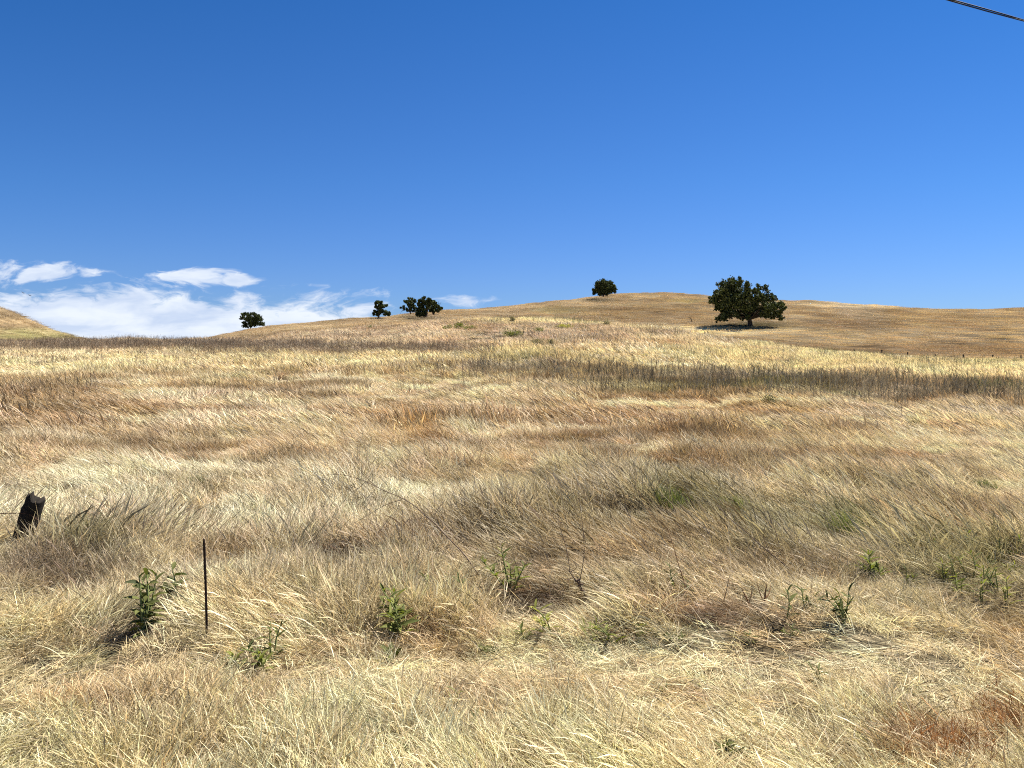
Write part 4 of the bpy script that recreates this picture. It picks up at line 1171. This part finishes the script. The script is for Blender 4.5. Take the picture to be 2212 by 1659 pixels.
# ------------------------------------------------------------------ old fence post with barbed wire, near left
pb = at(21, 548)
M_POST = simple_mat('charred_wood', (.014, .012, .011), .9, 9, .6, .014, c2=(.024, .020, .018))
tp = pt(36, 496, pb.y - .05)
root = bpy.data.objects.new('fence_post', None); col.objects.link(root); root.location = pb
tag(root, 'thick charred wooden fence post leaning right, old wire hanging from it', 'fence post')
axis = np.array(tp - pb); ln_ = np.linalg.norm(axis); axis /= ln_
rg = np.random.default_rng(3)
kk = 22; nl = 16
a1 = np.cross(axis, (0, 1, 0)); a1 /= np.linalg.norm(a1); a2 = np.cross(axis, a1)
V = []
th = np.arange(kk) / kk * 2 * math.pi
crack = rg.uniform(.86, 1.06, kk)
for i_ in range(nl + 1):
    f = -.35 + 1.35 * i_ / nl
    wob = crack * (1 + rg.normal(0, .018, kk)) * (1.06 - .10 * f)
    sq = 1 / np.maximum(np.abs(np.cos(th)) ** 3 + np.abs(np.sin(th)) ** 3, .2) ** (1 / 3)
    r_ = .094 * sq * wob
    top_cut = 0
    if i_ == nl: top_cut = rg.uniform(-.05, .03, kk) + .02 * np.cos(th)
    if i_ >= nl - 2: r_ = r_ * np.where(np.cos(th) > .3, .86, 1)
    c = axis * ln_ * f
    V.append(c + (np.cos(th) * r_)[:, None] * a1 + (np.sin(th) * r_)[:, None] * a2 + axis * np.reshape(top_cut, (-1, 1)))
V = np.vstack(V)
Fq = [[i_ * kk + j_, i_ * kk + (j_ + 1) % kk, (i_ + 1) * kk + (j_ + 1) % kk, (i_ + 1) * kk + j_] for i_ in range(nl) for j_ in range(kk)]
V = np.vstack([V, [V[-kk:].mean(0) - axis * .11]])
tri = np.array([[nl * kk + j_, nl * kk + (j_ + 1) % kk, len(V) - 1] for j_ in range(kk)])
link(np_mesh('post', V, [np.array(Fq), tri], M_POST), 'post', root)
M_WIRE = simple_mat('rusty_wire', (.07, .04, .03), .7, 80, .4, metal=.4)


def wire_pts(A, B, sag, n_):
    return [A + (B - A) * f - np.array([0, 0, sag * 4 * f * (1 - f)]) for f in np.linspace(0, 1, n_)]


mb = MB()
A = np.array(pt(34 - 6, 513, pb.y - .12)); Lf = np.array(pt(-170, 500, pb.y - .3)); Rt = np.array(pt(200, 524.5, pb.y + .3)); Md = np.array(pt(70, 527, pb.y - .05))
for ph in (0, math.pi):
    for seg, sg in (((Lf, A), .05), ((A, Md), .06), ((Md, Rt), .03)):
        q = wire_pts(*seg, sg, 60)
        q = [p_ + np.array([0, math.sin(i_ * 1.1 + ph) * .004, math.cos(i_ * 1.1 + ph) * .004]) for i_, p_ in enumerate(q)]
        mb.tube(q, .0026, 4, cap=False)
rg = np.random.default_rng(4)
for seg in ((Lf, A), (A, Md), (Md, Rt)):
    L_ = np.linalg.norm(seg[1] - seg[0])
    for c_ in np.arange(.08, L_, .13):
        p_ = wire_pts(*seg, .05, 2)[0] + (seg[1] - seg[0]) * c_ / L_ - np.array([0, 0, .05 * 4 * (c_ / L_) * (1 - c_ / L_)])
        for _ in range(2):
            dv = rg.normal(0, 1, 3); dv /= np.linalg.norm(dv)
            mb.tube([p_ - dv * .018, p_ + dv * .018], .002, 3, cap=False)
o = mb.build('barbed_wire', M_WIRE)
tag(o, 'rusty barbed wire strand sagging through the grass beside the charred post', 'barbed wire')

# ------------------------------------------------------------------ thin metal stake
sb = at(207, 648); stp = pt(203.8, 539, sb.y - .03)
mb = MB(); v0 = np.array(stp - sb)
n_ = 46
mb.tube([v0 * f + (0, 0, -.12 * (1 - f)) + np.array([math.sin(f * 3) * .004, 0, 0]) for f in np.linspace(0, 1, n_)], [.0092 if i_ % 2 else .0080 for i_ in range(n_ - 1)] + [.006], 8)
o = mb.build('metal_stake', simple_mat('rusted_steel', (.028, .017, .015), .75, 50, .4, metal=.3), None, True); o.location = sb
tag(o, 'thin dark rusty metal rod standing upright in the grass', 'stake')

# ------------------------------------------------------------------ far wire fence in the dip at right
root = bpy.data.objects.new('wire_fence', None); col.objects.link(root)
posts = [(2420, 1052, 1062, .05), (2447, 1050, 1060, -.06), (2502, 1055, 1066, .03), (2564, 1048, 1066, -.12), (2645, 1049, 1066, .0), (2723, 1056, 1069, -.02), (2808, 1063, 1073, -.06), (2892, 1063, 1078, -.14), (2977, 1064, 1082, .04), (3062, 1066, 1086, .02)]
DF = 146.0
pr_ = ray(2700 / 3, 1070 / 3)
root.location = (pr_[0] / pr_[1] * DF, DF, gz(pr_[0] / pr_[1] * DF, DF))
tag(root, 'far fence of short leaning wooden posts and wire crossing the dip below the right hill', 'fence')
M_FP = simple_mat('grey_brown_wood', (.055, .045, .038), .9, 4, .4, .01)
tops = []
for i_, (ox, oy, ob, lean) in enumerate(posts):
    p_ = pt(ox / 3, ob / 3, DF - .5 + i_ * .15); g_ = gz(p_.x, p_.y)
    tz_ = pt(ox / 3, oy / 3, p_.y).z
    h_ = min(max(tz_ - g_, 1.1), 2.0)
    b0 = np.array([p_.x, p_.y, g_]) - np.array(root.location)
    mb = MB(); rg = np.random.default_rng(i_)
    thick = .16 if i_ in (3, 4, 7, 8) else .12
    mb.tube([b0 - (0, 0, .3), b0 + (lean * h_ * .5, 0, h_ * .5), b0 + (lean * h_ * 1.0, 0, h_)], [thick * 1.1, thick, thick * .9], 8, .08, rg)
    mb.build('post', M_FP, root)
    tops.append((b0, h_, lean))
for lv in (.35, .62, .9):
    mb = MB()
    q = [b0 + np.array([lean * h_ * lv, -.1, h_ * lv]) for b0, h_, lean in tops]
    q = [q[0] - np.array([14., 0, -.3])] + q + [q[-1] + np.array([30., 1, .1])]
    mb.tube(q, .006, 4, cap=False)
    mb.build('wire', M_WIRE, root)

# ------------------------------------------------------------------ overhead cable, top right
root = bpy.data.objects.new('overhead_cable', None); col.objects.link(root)
c0 = pt(2851 / 3, 0, 8.0); c1 = pt(1024, 62 / 3, 9.2)
root.location = c0
tag(root, 'black overhead cable of two strands crossing the top right corner of the sky', 'cable')
dv = np.array(c1 - c0); up = np.array([0, 0, 1.0])
M_CAB = simple_mat('black_cable', (.012, .012, .014), .5, 30, .3)
for s_ in (0, 1):
    mb = MB(); q = []
    for i_ in range(61):
        f = -3 + i_ * .22
        tw = math.cos(f * 1.7 - 1.3 + s_ * math.pi) * .0085
        tw2 = math.sin(f * 1.7 - 1.3 + s_ * math.pi) * .0085
        q.append(dv * f + up * tw + np.array([0, tw2, 0]) + up * (f * f * .0012))
    mb.tube(q, .0068, 8)
    mb.build('strand', M_CAB, root, True)


# ------------------------------------------------------------------ two birds gliding over the left hill
M_BIRD = simple_mat('dark_feathers', (.03, .028, .026), .8, 10, .3)
for (ox, oy, roll, lb) in ((69.5, 879, .35, 'dark bird gliding over the left hill, the higher and left of two'), (89, 886, .2, 'dark bird gliding over the left hill, the lower and right of two')):
    c = pt(ox / 3, oy / 3, 230)
    V = []; Fq = []
    # body and tail: a spindle along the flight direction
    st = [(-.34, .015, .06), (-.22, .03, .03), (-.05, .075, .07), (.12, .07, .07), (.24, .035, .04), (.31, .035, .038), (.37, .006, .008)]
    mb = MB(); k8 = 8
    for (yy, rx_, rz_) in st:
        for j_ in range(k8):
            a_ = j_ / k8 * 2 * math.pi; V.append((yy, math.cos(a_) * rx_ * (3.0 if yy < -.3 else 1), math.sin(a_) * rz_ * (.2 if yy < -.3 else 1)))
    Fq = [[i_ * k8 + j_, i_ * k8 + (j_ + 1) % k8, (i_ + 1) * k8 + (j_ + 1) % k8, (i_ + 1) * k8 + j_] for i_ in range(len(st) - 1) for j_ in range(k8)]
    base_n = len(V)
    for sd_ in (-1, 1):          # wings, thick at the root, swept tips
        pr2 = [(.05, .13, -.12), (.25, .15, -.11), (.45, .12, -.08), (.66, .02, -.05)]
        b1 = len(V)
        for i_, (sp_, le, te) in enumerate(pr2):
            z_ = .06 + .18 * sp_
            for yy, th_ in ((le, .012), (te, .004)):
                V.append((yy, sd_ * sp_ * 1.1, z_ + th_ * (1.4 - sp_))); V.append((yy, sd_ * sp_ * 1.1, z_ - th_ * (1.4 - sp_)))
        for i_ in range(3):
            o_ = b1 + i_ * 4
            Fq += [[o_, o_ + 4, o_ + 6, o_ + 2], [o_ + 1, o_ + 3, o_ + 7, o_ + 5], [o_, o_ + 1, o_ + 5, o_ + 4], [o_ + 2, o_ + 6, o_ + 7, o_ + 3]]
    o = link(np_mesh('bird', np.array(V), np.array(Fq), M_BIRD), 'bird')
    o.location = c; o.rotation_euler = (roll, .1, R(75)); o.scale = (1.15,) * 3
    tag(o, lb, 'bird', 'birds over the left hill')
